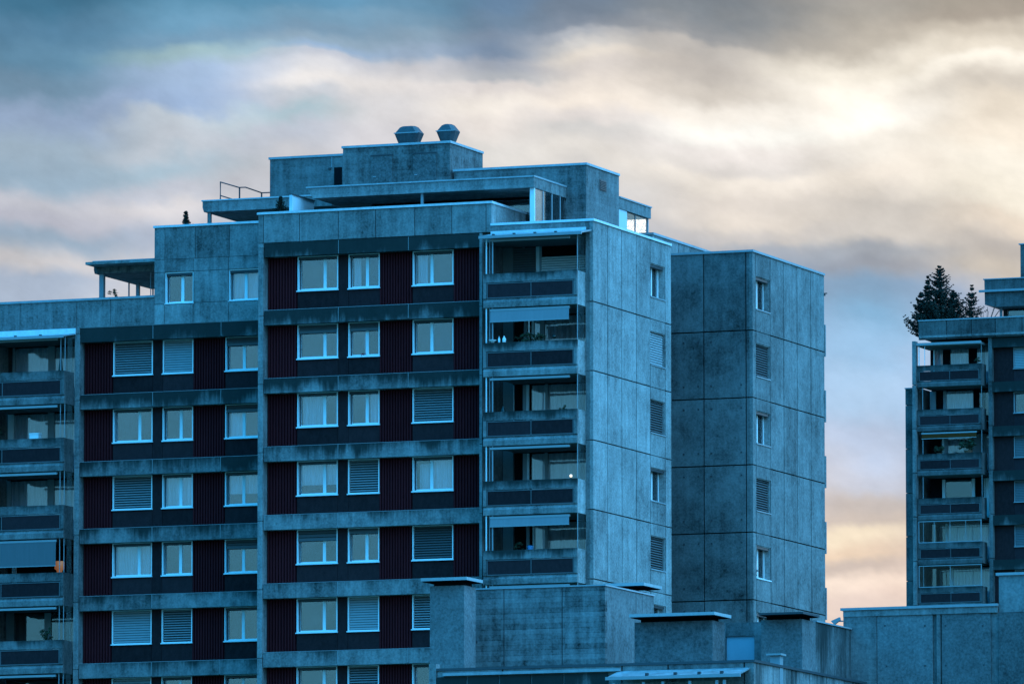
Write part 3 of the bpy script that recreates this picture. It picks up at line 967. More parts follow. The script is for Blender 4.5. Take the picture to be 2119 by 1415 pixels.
caps(B, [(-1.9, 12.1), (2.5, 12.1), (2.5, 21.12)], 44.57, m='capdull')
for zb in zr[1:6]:
    for hx in (-0.6, 0.05, 0.62, 1.95):
        for dz in (0.5, 2.35):
            box('tie_hole', B, hx, hx + 0.07, 12.088, 12.098, zb + dz, zb + dz + 0.07, 'steel')
box('roof_slab', B, -1.9, 2.3, 12.45, 21.0, 44.2, 44.3, 'con')
panels_y(B, [12.28, 15.2, 18.2, 21.0], [44.1, 45.39], -2.11, -1.93, 'side', name='parapet_panel', tone=0.72)
panels_x(B, [-12.2, -9.0, -5.5, -1.94], [44.1, 45.39], 12.1, 12.28, 'con', name='parapet_panel')
caps(B, [(-12.2, 12.1), (-1.93, 12.1), (-1.93, 21.0)], 45.49, m='capdull')
for k in range(6):
    zt = 42.38 - FL * k
    box('back_balcony', B, 2.0, 2.52, 21.14, 21.28, zt - 1.36, zt, 'con')
wlp = box('wall_lamp', B, 2.40, 2.62, 21.14, 21.20, 43.70, 43.74, 'steel')
box('lamp_head', wlp, 2.44, 2.54, 21.13, 21.21, 43.62, 43.695, 'steel')

# --- penthouses and roof structures
K0, K1 = -13.07, -3.01
prism('canopy', B, [(K0, 46.56), (K1 - 0.03, 46.56), (K1 - 0.03, 46.13), (K0 + 0.28, 46.13), (K0 + 0.2, 46.25)], 1.2, 4.88, 'con', 0.05, 0.95)
box('canopy_cap', B, K0 - 0.03, K1, 1.16, 1.5, 46.562, 46.62, 'capmid')
box('canopy_cap', B, K1 - 0.32, K1, 1.502, 4.89, 46.562, 46.63, 'capdull')
box('canopy_lip', B, K0 + 0.26, K1 - 0.02, 1.175, 1.198, 46.13, 46.26, 'con', 0.0, 1.0)
box('roof_slab', B, K0 + 0.3, K1 - 0.05, 4.9, 4.95, 46.0, 46.12, 'con')
box('penthouse_wall', B, -12.6, -11.2, 3.6, 3.75, 44.22, 46.128, 'inner')
box('penthouse_wall', B, -11.19, -3.3, 3.9, 3.95, 44.22, 46.128, 'dark')
for (a, b_) in ((-11.1, -9.4), (-9.35, -7.6), (-7.55, -5.7), (-5.65, -3.5)):
    box('pane', B, a, b_, 3.80, 3.82, 44.3, 46.0, 'pane')
box('canopy_post', B, -8.05, -7.95, 1.3, 1.4, 44.22, 46.128, 'metal')
# glazed corner room under the canopy
gf = box('glazed_room', B, -3.26, -3.06, 1.32, 1.40, 44.22, 46.128, 'white')
for yy in (2.34, 3.33, 4.27):
    box('mullion', gf, -3.10, -3.06, yy - 0.04, yy + 0.04, 44.22, 46.128, 'metal')
for (a, b_) in ((1.41, 2.30), (2.38, 3.29), (3.37, 4.23), (4.31, 4.86)):
    box('pane', gf, -3.09, -3.075, a, b_, 44.25, 46.1, 'pane')
for (a, b_) in ((1.5, 1.75),):
    cm = curtain_mesh(b_ - a, 44.25, 46.1, 0, 0.02, 0.1)
    c_ = setm(link('curtain', cm, gf, (-3.2, a, 0), PI / 2), 'curt')
# lift and machine rooms
box('machine_room', B, -8.02, -2.17, 4.9, 8.73, 44.13, 47.465, 'board', 0.05, 0.98)
caps(B, [(-8.0, 4.9), (-2.17, 4.9), (-2.17, 8.73)], 47.56, m='capmid')
vl = box('louvre', B, -2.175, -2.15, 6.47, 7.20, 46.62, 47.06, 'steel')
for i in range(6):
    box('louvre_blade', vl, -2.155, -2.125, 6.49, 7.18, 46.645 + i * 0.068, 46.665 + i * 0.068, 'capdark')
mr = box('machine_room', B, -12.92, -8.13, 4.7, 8.4, 44.25, 48.645, 'board', 0.03, 0.98)
caps(B, [(-12.92, 4.7), (-8.13, 4.7), (-8.13, 8.4)], 48.74, m='capmid')
for (a, b_) in ((-11.63, -10.70), (-9.77, -8.73)):
    d_ = lattice_mesh('door', [a, a + 0.02, b_ - 0.02, b_], [46.7, 48.21, 48.25], lambda i, j: True, 4.672, 4.698)
    dd = setm(link('door', d_, B, (0, 0, 0)), 'plast', 0.0, 0.72)
    box('door_lintel', dd, a - 0.03, b_ + 0.03, 4.655, 4.698, 48.255, 48.30, 'steel')
    box('handle', dd, a + 0.08, a + 0.20, 4.64, 4.668, 47.36, 47.40, 'metal')
box('machine_room', B, -17.62, -12.93, 8.0, 12.0, 44.25, 48.825, 'board', 0.03, 0.88)
caps(B, [(-17.62, 8.0), (-12.95, 8.0), (-12.95, 8.0)], 48.91, m='capdull')
box('doorway', B, -14.68, -14.33, 7.98, 7.998, 47.0, 48.34, 'dark')
pl = box('wall_lamp', B, -14.93, -14.82, 7.90, 7.995, 48.27, 48.33, 'steel')
box('conduit', pl, -14.80, -14.775, 7.97, 7.995, 48.36, 48.80, 'metal')
# right-hand roof terrace room
box('canopy', B, -6.0, -2.16, 8.75, 12.5, 46.12, 46.57, 'con', 0.05, 0.85)
box('canopy_cap', B, -2.45, -2.12, 8.75, 12.54, 46.572, 46.63, 'capdull')
box('partition_wall', B, -2.34, -2.20, 8.74, 9.75, 44.15, 46.118, 'hatch')
box('canopy_post', B, -2.30, -2.22, 12.30, 12.38, 44.3, 46.118, 'metal')
box('canopy_post', B, -2.28, -2.24, 10.86, 10.90, 44.3, 46.118, 'metal')
box('pane', B, -2.27, -2.26, 9.76, 12.29, 44.3, 46.1, 'clear')
# left canopy with its rail
prism('canopy', B, [(-19.10, 46.66), (-13.25, 46.66), (-13.25, 46.22), (-19.04, 46.22), (-19.10, 46.40)], 4.3, 10.1, 'con', 0.05, 0.9)
box('canopy_cap', B, -19.14, -13.2, 4.26, 4.6, 46.662, 46.72, 'capmid')
box('canopy_post', B, -18.92, -18.78, 4.4, 4.54, 44.22, 46.218, 'con')
box('penthouse_wall', B, -18.0, -13.3, 8.3, 10.0, 44.22, 46.218, 'inner')
rail = B


def tube_mesh(name, pts, r, n=6):
    vs, fs = [], []
    for i, p in enumerate(pts):
        p = Vector(p)
        d = (Vector(pts[min(i + 1, len(pts) - 1)]) - Vector(pts[max(i - 1, 0)])).normalized()
        up = Vector((0, 0, 1)) if abs(d.z) < 0.9 else Vector((1, 0, 0))
        s1 = d.cross(up).normalized()
        s2 = d.cross(s1)
        for k in range(n):
            t = 2 * PI * k / n
            vs.append(tuple(p + s1 * (r * math.cos(t)) + s2 * (r * math.sin(t))))
        if i:
            for k in range(n):
                a, b_ = (i - 1) * n + k, (i - 1) * n + (k + 1) % n
                fs.append((a, b_, b_ + n, a + n))
    fs.append(tuple(range(n - 1, -1, -1)))
    fs.append(tuple(range((len(pts) - 1) * n, len(pts) * n)))
    return mesh(name, vs, fs)


hr = setm(link('handrail', tube_mesh('handrail', [(-18.42, 4.6, 46.72), (-18.42, 4.6, 47.49), (-18.42, 6.58, 47.50), (-18.14, 6.62, 47.50), (-18.16, 8.4, 47.48), (-17.64, 8.42, 47.48)], 0.028), B, (0, 0, 0)), 'steel')
for (a, b_) in ((-18.40, 6.58), (-18.16, 8.38)):
    box('post', hr, a - 0.025, a + 0.025, b_ - 0.025, b_ + 0.025, 46.66, 47.49, 'steel')
box('lower_rail', hr, -18.44, -18.40, 4.63, 8.3, 46.90, 46.94, 'steel')
# white privacy wall on the terrace
pw = box('partition_wall', B, -13.49, -13.36, 0.34, 2.66, 44.23, 46.20, 'hatch', 0, 1.0)
box('partition_cap', pw, -13.47, -13.31, 0.36, 2.68, 46.202, 46.25, 'capdark')
# canopy over the far-left terrace
prism('canopy', B, [(-24.06, 44.30), (-20.8, 44.30), (-20.8, 43.84), (-24.02, 43.84), (-24.06, 44.0)], 4.3, 10.2, 'con', 0.05, 0.9)
box('canopy_cap', B, -24.11, -20.76, 4.26, 4.6, 44.302, 44.38, 'capdull')
for (a, y_, t) in ((-23.86, 4.4, 0.20), (-23.86, 7.4, 0.05), (-23.86, 8.2, 0.14), (-21.6, 4.6, 0.03), (-23.9, 10.0, 0.05)):
    box('canopy_post', B, a, a + t, y_, y_ + t, 41.44, 43.838, 'metal')
# ventilator hoods
for (a, b_) in ((-10.94, -9.82), (-9.06, -8.20)):
    y0, y1, z0 = 5.4, 6.15, 48.66
    i0 = 0.20
    lv = [(i0, 48.70), (0.0, 49.27), (0.19, 49.53), (0.26, 49.57)]
    vs, fs = [], []
    ch = 0.12
    for (ins, z) in lv:
        p = [(a + ins + ch, y0 + ins * 0.6), (b_ - ins - ch, y0 + ins * 0.6), (b_ - ins, y0 + ins * 0.6 + ch), (b_ - ins, y1 - ins * 0.6 - ch),
             (b_ - ins - ch, y1 - ins * 0.6), (a + ins + ch, y1 - ins * 0.6), (a + ins, y1 - ins * 0.6 - ch), (a + ins, y0 + ins * 0.6 + ch)]
        vs += [(x_ - a, y_ - y0, z - z0) for x_, y_ in p]
    for r in range(len(lv) - 1):
        for k in range(8):
            j = (k + 1) % 8
            fs.append((r * 8 + k, r * 8 + j, r * 8 + 8 + j, r * 8 + 8 + k))
    fs.append(tuple(range(24, 32)))
    vh = setm(link('ventilator', mesh('ventilator', vs, fs), B, (a, y0, z0)), 'galv')
    box('hood_seam', vh, a + 0.02, b_ - 0.02, y0 - 0.02, y0 + 0.0, 49.25, 49.29, 'metal')

# ================================================================== the farther apartment building at the right edge
RY = 193.8
R = root('apartment_building', (-47, 200, 0), 'farther concrete apartment tower at the right edge with a single stack of balconies', 'building')
box('core_wall', R, -51.5, -38.0, RY + 2.6, RY + 16, 0, 62.0, 'dark')
box('core_wall', R, -46.6, -38.0, RY + 1.2, RY + 2.59, 0, 61.0, 'dark')
box('roof_slab', R, -51.5, -38.0, RY + 0.2, RY + 16, 62.01, 62.15, 'con')
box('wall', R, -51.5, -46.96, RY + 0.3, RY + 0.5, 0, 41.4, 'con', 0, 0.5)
# low wing at its left
panels_x(R, [-52.72, -51.86], [0, 46.5, 49.35, 52.15, 55.0, 57.8, 58.86], RY + 1.0, RY + 1.2, 'con', tone=0.5, gap=0.04)
box('wall', R, -52.7, -51.88, RY + 1.21, RY + 9, 0, 58.8, 'con', 0, 0.7)
box('parapet_cap', R, -52.76, -51.86, RY + 0.96, RY + 9, 58.862, 58.93, 'capdull')
# pier left of the balconies
for k in range(8):
    zt = 61.80 - 2.83 * k
    box('pier', R, -51.85, -51.63, RY - 0.2, RY + 0.3, zt - 2.81 if k < 7 else 0, zt - 0.02, 'con', 0.0, 0.85)
rb = [
    [(0.1, 0.35, 'dark'), (0.35, 0.43, 'frame'), (0.43, 0.95, 'curt', 0.9), (0.95, 1.5, 'dark'), (1.5, 2.7, 'curt', 0.62), (2.7, 3.3, 'dark'), (3.3, 4.2, 'curt', 0.65)],
    [(0.1, 0.5, 'mull'), (0.5, 1.0, 'dark'), (1.0, 1.2, 'mull'), (1.2, 3.0, 'curt', 0.95), (3.0, 3.45, 'dark'), (3.45, 4.2, 'glass', 0.9)],
    [(0.1, 0.9, 'dark'), (0.9, 1.05, 'frame'), (1.05, 1.3, 'mull'), (1.3, 2.9, 'curt', 0.95), (2.9, 3.9, 'mull'), (3.9, 4.2, 'curt', 0.9)],
    [(0.1, 0.9, 'dark'), (0.9, 1.1, 'frame'), (1.1, 2.9, 'glass', 0.95), (2.9, 3.1, 'frame'), (3.1, 3.7, 'dark'), (3.7, 4.2, 'frame')],
    [(0.1, 1.1, 'glass', 0.9), (1.1, 1.25, 'frame'), (1.25, 4.2, 'curt', 0.9)],
    [(0.1, 1.4, 'glass', 0.9), (1.4, 1.6, 'frame'), (1.6, 4.2, 'curt', 0.5)],
    [(0.1, 4.2, 'glass', 0.9)],
]
for k in range(7):
    zt = 60.21 - 2.85 * k
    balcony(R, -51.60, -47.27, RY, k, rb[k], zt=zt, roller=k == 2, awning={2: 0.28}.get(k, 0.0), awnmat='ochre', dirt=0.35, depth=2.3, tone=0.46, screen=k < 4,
            glassfront={4: 4, 5: 2, 6: 4}.get(k, False), posts=[(-51.5, 0.06, 'white'), (-51.1, 0.03, 'white')] if k == 0 else [(-51.25, 0.03, 'metal')], side_tone=0.45)
box('flashing', R, -51.62, -47.25, RY - 0.08, RY + 0.02, 61.50, 61.66, 'blind')
box('balcony_ceiling', R, -51.6, -47.27, RY + 0.02, RY + 2.5, 61.45, 61.6, 'inner')
# pier and facade right of the balconies
for k in range(8):
    zt = 61.90 - 2.83 * k
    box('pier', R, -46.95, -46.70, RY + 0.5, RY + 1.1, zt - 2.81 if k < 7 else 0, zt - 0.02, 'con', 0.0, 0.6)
for k in range(8):
    zt = 61.88 - 2.85 * k if k else 61.88
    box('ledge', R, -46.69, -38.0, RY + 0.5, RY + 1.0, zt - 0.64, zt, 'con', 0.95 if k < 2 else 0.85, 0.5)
for k in range(7):
    zt = 61.88 - 2.85 * k - 0.642
    zb = 61.88 - 2.85 * (k + 1)
    box('cladding_panel', R, -46.69, -45.36, RY + 0.85, RY + 0.95, zb + 0.002, zt, 'spand')
    box('spandrel_panel', R, -45.35, -43.0, RY + 0.85, RY + 0.95, zb + 0.002, zb + 0.80, 'bpanel')
    window(R, -45.35, RY + 0.80, zb + 0.83, 1.8, zt - zb - 0.85, mull=0.6, blind={0: (1, 0.03), 2: (1, 0.03), 3: (1, 0.03), 4: (1, 0.04)}.get(k), bm_='blinddark' if k else 'blind', sleeve='metal', frames='metal', sillm='metal', trim=0.03)
    box('cladding_panel', R, -43.5, -38.0, RY + 0.86, RY + 0.96, zb + 0.802, zt, 'spand')
box('wall', R, -46.6, -38.0, RY + 0.9, RY + 1.1, 0, 41.3, 'con')
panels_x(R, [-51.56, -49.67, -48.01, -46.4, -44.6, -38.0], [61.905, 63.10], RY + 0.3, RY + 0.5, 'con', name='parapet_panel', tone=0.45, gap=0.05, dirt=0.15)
box('parapet_cap', R, -51.60, -38.0, RY + 0.26, RY + 0.6, 63.102, 63.18, 'capdull')
prism('canopy', R, [(-48.33, 66.05), (-40, 66.05), (-40, 64.27), (-47.65, 64.27), (-48.3, 64.44)], RY + 4, RY + 9, 'con', 0.0, 0.45)
box('canopy_cap', R, -48.40, -40, RY + 3.95, RY + 9, 66.052, 66.12, 'capdull')
box('gutter', R, -48.65, -40, RY + 3.8, RY + 3.995, 65.24, 65.38, 'metal')
box('penthouse_wall', R, -47.55, -40, RY + 5.5, RY + 9, 62.16, 64.265, 'room')
box('canopy_post', R, -47.5, -47.35, RY + 4.6, RY + 4.75, 62.16, 64.265, 'metal')
for i in range(4):
    box('pane', R, -47.2 + i * 1.5, -45.8 + i * 1.5, RY + 5.3, RY + 5.32, 62.2, 64.2, 'pane')
box('machine_room', R, -46.2, -40, RY + 5, RY + 9, 66.13, 68.35, 'board', 0, 0.6)
box('parapet_cap', R, -46.3, -40, RY + 4.93, RY + 9.05, 68.352, 68.43, 'capdull')

# ================================================================== lower concrete building in front
G = root('lower_building', (26, -60, 0), 'lower concrete rooftop in the right foreground with flat chimney slabs and parapets', 'building')
GX0, GX1, GY = 20.57, 31.27, -68.0
box('wall', G, 20.30, 20.54, GY - 0.05, GY + 0.3, 0, 21.35, 'con', 0.0, 1.0)
panels_x(G, [GX0, 22.8, 26.85, 28.4, 30.95, GX1], [20.0, 21.12], GY, GY + 0.2, 'con', name='parapet_panel', tone=0.9, gap=0.05, dirt=0.1)
box('parapet_cap', G, GX0 - 0.05, GX1 + 0.05, GY - 0.04, GY + 0.3, 21.122, 21.20, 'capdark')
ysG = [GY + 0.22, -66.2, -64.46, -62.75, -61.07, -59.3, -57.3]
panels_y(G, ysG, [0, 18.4, 21.12], GX1 - 0.2, GX1, 'con', name='parapet_panel', dirt=0.35, tone=1.0, gap=0.05)
box('parapet_cap', G, GX1 - 0.3, GX1 + 0.05, GY + 0.31, -57.25, 21.122, 21.20, 'capdark')
box('roof_slab', G, GX0, GX1 - 0.22, GY + 0.22, -45, 19.8, 19.98, 'con')
box('flashing', G, 20.8, 26.82, GY - 0.14, GY - 0.004, 20.95, 21.04, 'capmid')
panels_x(G, [GX0, 21.6, 22.7, 23.8, 24.9, 26.4], [0, 19.98], GY - 0.06, GY + 0.15, 'con', name='wall_panel', tone=0.8, dirt=0.7, gap=0.06)
panels_x(G, [GX0, 21.6, 22.7, 23.8, 24.9, 26.4], [20.0, 20.92], GY - 0.06, GY - 0.003, 'con', name='wall_panel', tone=0.75, dirt=0.85, gap=0.06)
prism('glass_roof', G, [(-69.0, 20.66), (-69.0, 20.71), (GY - 0.005, 20.96), (GY - 0.005, 20.91)], 26.75, 31.15, 'dirtyglass', axis='x')
box('gutter', G, 26.7, 31.2, -69.1, -69.005, 20.60, 20.70, 'metal')
for bx in (28.0, 28.95, 29.75, 30.5):
    box('roof_bolt', G, bx, bx + 0.1, -69.0, -68.9, 20.70, 20.80, 'steel')
for px in (26.9, 27.9, 28.55, 29.45, 30.35, 30.6):
    box('glazing_post', G, px, px + 0.08, -69.0, -68.92, 18.5, 20.52, 'blind')
box('glazing', G, 26.95, 30.4, -68.97, -68.96, 18.5, 20.5, 'clear')
box('wall', G, 26.5, 31.2, -67.2, -67.0, 0, 20.0, 'inner')
# chimney blocks and roof rooms
c1 = box('chimney', G, 19.10, 20.29, -65.0, -63.99, 0, 24.10, 'plast', 0.0, 0.84)
box('chimney_slab', c1, 18.90, 20.50, -65.3, -63.9, 24.245, 24.345, 'slab')
box('soffit_shadow', c1, 18.92, 20.48, -65.28, -63.92, 24.229, 24.226, 'dark')  # black sheet put in for the shadow under the slab
box('chimney_slab_support', c1, 19.2, 20.2, -64.9, -64.1, 24.102, 24.243, 'dark')  # supports widened and coloured dark to fill the shadowed gap
box('wall_lamp', G, 19.72, 19.97, -63.16, -63.02, 22.40, 22.45, 'steel')
panels_x(G, [19.4, 20.88, 22.90, 24.385], [19.98, 24.11], -63.0, -62.8, 'stain', gap=0.03, rnd=0.03, tone=0.9)
panels_y(G, [-62.795, -59.57, -58.49], [19.98, 24.11], 24.185, 24.385, 'side', tone=0.66, gap=0.03)
box('wall', G, 19.4, 24.18, -62.79, -58.5, 19.98, 24.0, 'con')
box('parapet_cap', G, 19.4, 24.42, -63.04, -62.7, 24.112, 24.16, 'capdull')
box('parapet_cap', G, 24.1, 24.42, -62.698, -58.46, 24.112, 24.16, 'capdull')
c2 = box('chimney', G, 23.0, 23.9, -58.9, -57.9, 24.1, 24.30, 'plast')
box('chimney_slab', c2, 22.9, 24.34, -59.3, -57.6, 24.41, 24.51, 'slab')
box('soffit_shadow', c2, 22.92, 24.32, -59.28, -57.62, 24.394, 24.39, 'dark')  # slab's underside shadow as a black sheet
box('chimney_slab_support', c2, 23.2, 23.7, -58.7, -58.2, 24.302, 24.408, 'dark')
c3 = box('chimney', G, 25.59, 28.26, -63.5, -62.37, 19.98, 22.85, 'plast', 0, 0.76)
box('chimney_slab', c3, 25.64 - 0.05, 28.50, -64.0, -62.4, 22.985, 23.085, 'slab')
box('soffit_shadow', c3, 25.61, 28.48, -63.98, -62.42, 22.969, 22.965, 'dark')  # black sheet for the shadowed underside
box('chimney_slab_support', c3, 25.75, 28.1, -63.35, -62.5, 22.852, 22.983, 'dark')
panels_x(G, [27.4, 27.62, 28.60, 29.2], [19.98, 21.5, 22.56, 23.0], -60.5, -60.3, 'darkcon', skip={(1, 1), (1, 0)}, gap=0.0, rnd=0.03)
box('hatch_door', G, 27.63, 28.59, -60.44, -60.40, 20.5, 22.55, 'bluep')
c5 = box('chimney', G, 29.37, 30.77, -62.0, -60.7, 19.98, 22.93, 'plast', 0, 0.76)
box('chimney_slab', c5, 29.46, 30.98, -62.5, -60.9, 23.055, 23.125, 'capdark')
box('soffit_shadow', c5, 29.48, 30.96, -62.48, -60.92, 23.039, 23.035, 'dark')  # underside shadow put in as a black sheet
box('chimney_slab_support', c5, 29.5, 30.65, -61.85, -60.9, 22.932, 23.053, 'dark')
panels_y(G, [-60.69, -58.9, -57.25], [19.98, 22.93], 30.6, 30.77, 'darkcon', tone=1.1, gap=0.03, dirt=0.5)
box('parapet_cap', G, 30.55, 30.81, -60.68, -57.22, 22.932, 22.98, 'capdull')
v6 = box('roof_vent', G, 31.31 - 0.35, 31.64 - 0.35, -65.6, -65.3, 19.98, 21.49, 'metal')
box('vent_cap', v6, 31.21 - 0.35, 31.71 - 0.35, -65.7, -65.2, 21.50, 21.56, 'blind')
# tall rear wall at the right
HY = -57.2
panels_x(G, [30.50, 31.64], [0, 20.5, 23.35], HY, HY + 0.2, 'board', tone=0.95)
box('wall_band', G, 30.50, 35.78, HY - 0.02, HY + 0.2, 23.352, 23.555, 'con', 0.1, 0.95)
box('parapet_cap', G, 30.42, 35.80, HY - 0.07, HY + 0.4, 23.557, 23.64, 'capdull')
pA = box('wall_panel', G, 31.66, 33.56, HY + 0.02, HY + 0.2, 0, 23.35, 'plast', 0.0, 0.84)
pB = box('wall_panel', G, 33.88, 35.54, HY + 0.02, HY + 0.2, 0, 23.35, 'plast', 0.0, 0.68)
box('groove', G, 33.565, 33.70, HY + 0.10, HY + 0.2, 0, 23.35, 'darkcon')
box('downpipe', G, 33.705, 33.83, HY + 0.0, HY + 0.12, 0, 23.35, 'con', 0, 0.8)
box('groove', G, 33.835, 33.875, HY + 0.10, HY + 0.2, 0, 23.35, 'darkcon')
box('groove', G, 35.545, 35.80, HY + 0.08, HY + 0.2, 0, 23.35, 'darkcon')
box('wall_panel', G, 35.81, 39.0, HY + 0.03, HY + 0.2, 0, 23.33, 'plast', 0.0, 0.60)
box('wall_panel', G, 35.81, 39.0, HY + 0.09, HY + 0.25, 23.35, 24.55, 'darkcon', 0.0, 1.2)
box('parapet_cap', G, 35.72, 39.0, HY + 0.04, HY + 0.5, 24.552, 24.64, 'capdull')
box('wall', G, 30.6, 39.0, HY + 0.26, HY + 6, 0, 23.3, 'con')
# round tie holes left in the panels
for (hx, hz, par) in ((31.90, 23.0, pA), (33.27, 22.96, pA), (33.98, 22.94, pB), (35.25, 22.90, pB), (31.95, 21.68, pA), (33.27, 21.66, pA), (33.98, 21.65, pB), (35.28, 21.63, pB)):
    box('tie_hole', par, hx, hx + 0.055, HY + 0.012, HY + 0.019, hz, hz + 0.055, 'steel')
fl = box('floodlight', G, 30.20, 30.48, HY - 0.05, HY + 0.05, 23.20, 23.24, 'metal')
prism('lamp_head', fl, [(30.12, 23.22), (30.42, 23.34), (30.44, 23.24), (30.24, 23.10)], HY - 0.16, HY - 0.055, 'blind')


# ================================================================== trees and potted plants
def clump_mesh(name, blobs, size, seed, flat=0.5):
    """many small leaf faces; blobs: (centre, radius, count)"""
    rnd = random.Random(seed)
    vs, fs = [], []
    for (c, r, n) in blobs:
        for _ in range(n):
            d = Vector((rnd.gauss(0, 1), rnd.gauss(0, 1), rnd.gauss(0, 1))).normalized() * (r * rnd.random() ** 0.5)
            p = Vector(c) + d
            t1 = Vector((rnd.gauss(0, 1), rnd.gauss(0, 1), rnd.gauss(0, flat))).normalized()
            t2 = t1.cross(Vector((rnd.gauss(0, 1), rnd.gauss(0, 1), rnd.gauss(0, 1)))).normalized()
            s = size * rnd.uniform(0.6, 1.4)
            k = len(vs)
            vs += [tuple(p - t1 * s), tuple(p + t2 * s * 0.35), tuple(p + t1 * s), tuple(p - t2 * s * 0.35)]
            fs.append((k, k + 1, k + 2, k + 3))
    return mesh(name, vs, fs)


def conifer(name, x, y, z0, h, r, label, group=None, seed=1, lean=(0, 0), sparse=1.0, leaf=0.09, cat='tree', base=0.05, parent_pot=False, droop=0.45):
    t = root(name, (x, y, z0), label, cat, group)
    rnd = random.Random(seed)
    trunk = [(x + lean[0] * i / 6, y + lean[1] * i / 6, z0 + h * 0.96 * i / 6) for i in range(7)]
    vs, fs = [], []
    tm = tube_mesh('trunk', [(p[0] - x, p[1] - y, p[2] - z0) for p in trunk], 0.02 * h + 0.01, 6)
    for v in tm.vertices:
        f = max(0.08, 1 - v.co.z / (h * 0.98))
        ax = Vector((lean[0], lean[1], 0)) * (v.co.z / (h * 0.96))
        v.co.x = ax.x + (v.co.x - ax.x) * f
        v.co.y = ax.y + (v.co.y - ax.y) * f
    setm(link('trunk', tm, t, (x, y, z0)), 'bark')
    blobs = []
    lev = int(12 + h * 2.4) if h > 2.5 else 34
    for i in range(lev):
        f = base + (1 - base) * (i + rnd.random() * 0.9) / lev
        rr = r * (1 - f) ** 0.9 + 0.03
        nb = max(3, int((4 + 3 * (1 - f)) * sparse))
        a0 = rnd.random() * 6.28
        for k in range(nb):
            a = a0 + 6.28 * k / nb + rnd.uniform(-0.45, 0.45)
            ln = rr * rnd.choice((0.4, 0.6, 0.8, 0.95, 1.1, 1.4))
            ns = 4 + int(ln * 4)
            for s in range(ns):
                q = (s + 0.7) / ns
                zc = h * f + ln * q * (0.05 + droop * q)
                blobs.append(((lean[0] * f + ln * q * math.cos(a), lean[1] * f + ln * q * math.sin(a), zc), 0.02 + 0.075 * min(1.0, 0.4 + ln) * (1.15 - q), 7))
    blobs.append(((lean[0], lean[1], h * 0.98), 0.04, 8))
    cm = clump_mesh('crown', blobs, leaf, seed + 9)
    setm(link('crown', cm, t, (x, y, z0)), 'leaf')
    return t


def bush(name, x, y, z0, h, r, label, cat='plant', seed=3, group=None, pot=True, m='leaf2'):
    t = root(name, (x, y, z0), label, cat, group)
    ph = 0.0
    if pot:
        ph = h * 0.28
        pr = r * 0.55
        vs, fs = [], []
        for (rr, z) in ((pr * 0.75, 0), (pr, ph), (pr * 0.85, ph)):
            for k in range(10):
                a = 2 * PI * k / 10
                vs.append((rr * math.cos(a), rr * math.sin(a), z))
        for l_ in range(2):
            for k in range(10):
                j = (k + 1) % 10
                fs.append((l_ * 10 + k, l_ * 10 + j, l_ * 10 + 10 + j, l_ * 10 + 10 + k))
        fs.append(tuple(range(20, 30)))
        setm(link('pot', mesh('pot', vs, fs), t, (x, y, z0)), 'pot')
    rnd = random.Random(seed)
    blobs = []
    for i in range(12):
        a, q = rnd.random() * 6.28, rnd.random() ** 0.5
        blobs.append(((r * q * math.cos(a), r * q * math.sin(a), ph + (h - ph) * rnd.uniform(0.1, 0.95)), r * 0.35, 26))
    setm(link('foliage', clump_mesh('foliage', blobs, r * 0.22, seed), t, (x, y, z0)), m)
    return t


ty = RY + 2.0
gt = 'conifers on the far roof terrace'
conifer('conifer', -50.70, ty, 62.15, 4.70, 1.85, 'tallest dark conifer on the far roof terrace', gt, 11, sparse=2.9, leaf=0.08)
conifer('conifer', -51.30, ty - 0.6, 62.15, 3.95, 0.80, 'slim dark conifer pressed against the left flank of the tallest one', gt, 12, lean=(0.0, 0), sparse=2.0, leaf=0.085)
conifer('conifer', -52.00, ty - 0.2, 62.15, 3.05, 0.95, 'leaning conifer at the left corner of the far roof terrace', gt, 13, lean=(0.1, 0), sparse=1.7, leaf=0.085)
conifer('conifer', -49.85, ty + 0.2, 62.15, 3.1, 1.35, 'broad low conifer right of the tallest one on the far terrace', gt, 14, sparse=3.0, leaf=0.08)
conifer('conifer', -48.70, ty + 0.5, 62.15, 3.45, 1.15, 'small open pine with a cross-shaped top on the far terrace', gt, 15, sparse=1.1, leaf=0.075, droop=0.3)
# bare shrub
sh = root('bare_shrub', (-47.6, ty, 62.15), 'leafless shrub with thin twigs beside the far penthouse', 'shrub')
rs = random.Random(5)
vs_all, fs_all = [], []
for i in range(16):
    a, sp = rs.random() * 6.28, rs.uniform(0.3, 1.1)
    tmx = tube_mesh('twigs', [(0, 0, 0), (sp * 0.4 * math.cos(a), sp * 0.4 * math.sin(a), 0.9), (sp * math.cos(a), sp * math.sin(a), rs.uniform(1.4, 2.2))], 0.014, 4)
    o_ = len(vs_all)
    vs_all += [tuple(v.co) for v in tmx.vertices]
    fs_all += [tuple(o_ + k for k in p.vertices) for p in tmx.polygons]
tw = setm(link('twigs', mesh('twigs', vs_all, fs_all), sh, (-47.6, ty, 62.15)), 'bark')
tw['kind'] = 'stuff'
conifer('conifer', -14.16, 1.0, 44.23, 1.98, 0.62, 'little dark conifer beside the white terrace partition', None, 21, sparse=1.5, leaf=0.045)
conifer('conifer', -19.72, 4.0, 44.23, 2.03, 0.42, 'narrow little conifer standing alone on the left terrace edge', None, 22, sparse=1.4, leaf=0.04)
bush('potted_plant', -22.95, 4.0, 42.0, 1.12, 0.24, 'small leafy plant under the far-left roof canopy', seed=31)

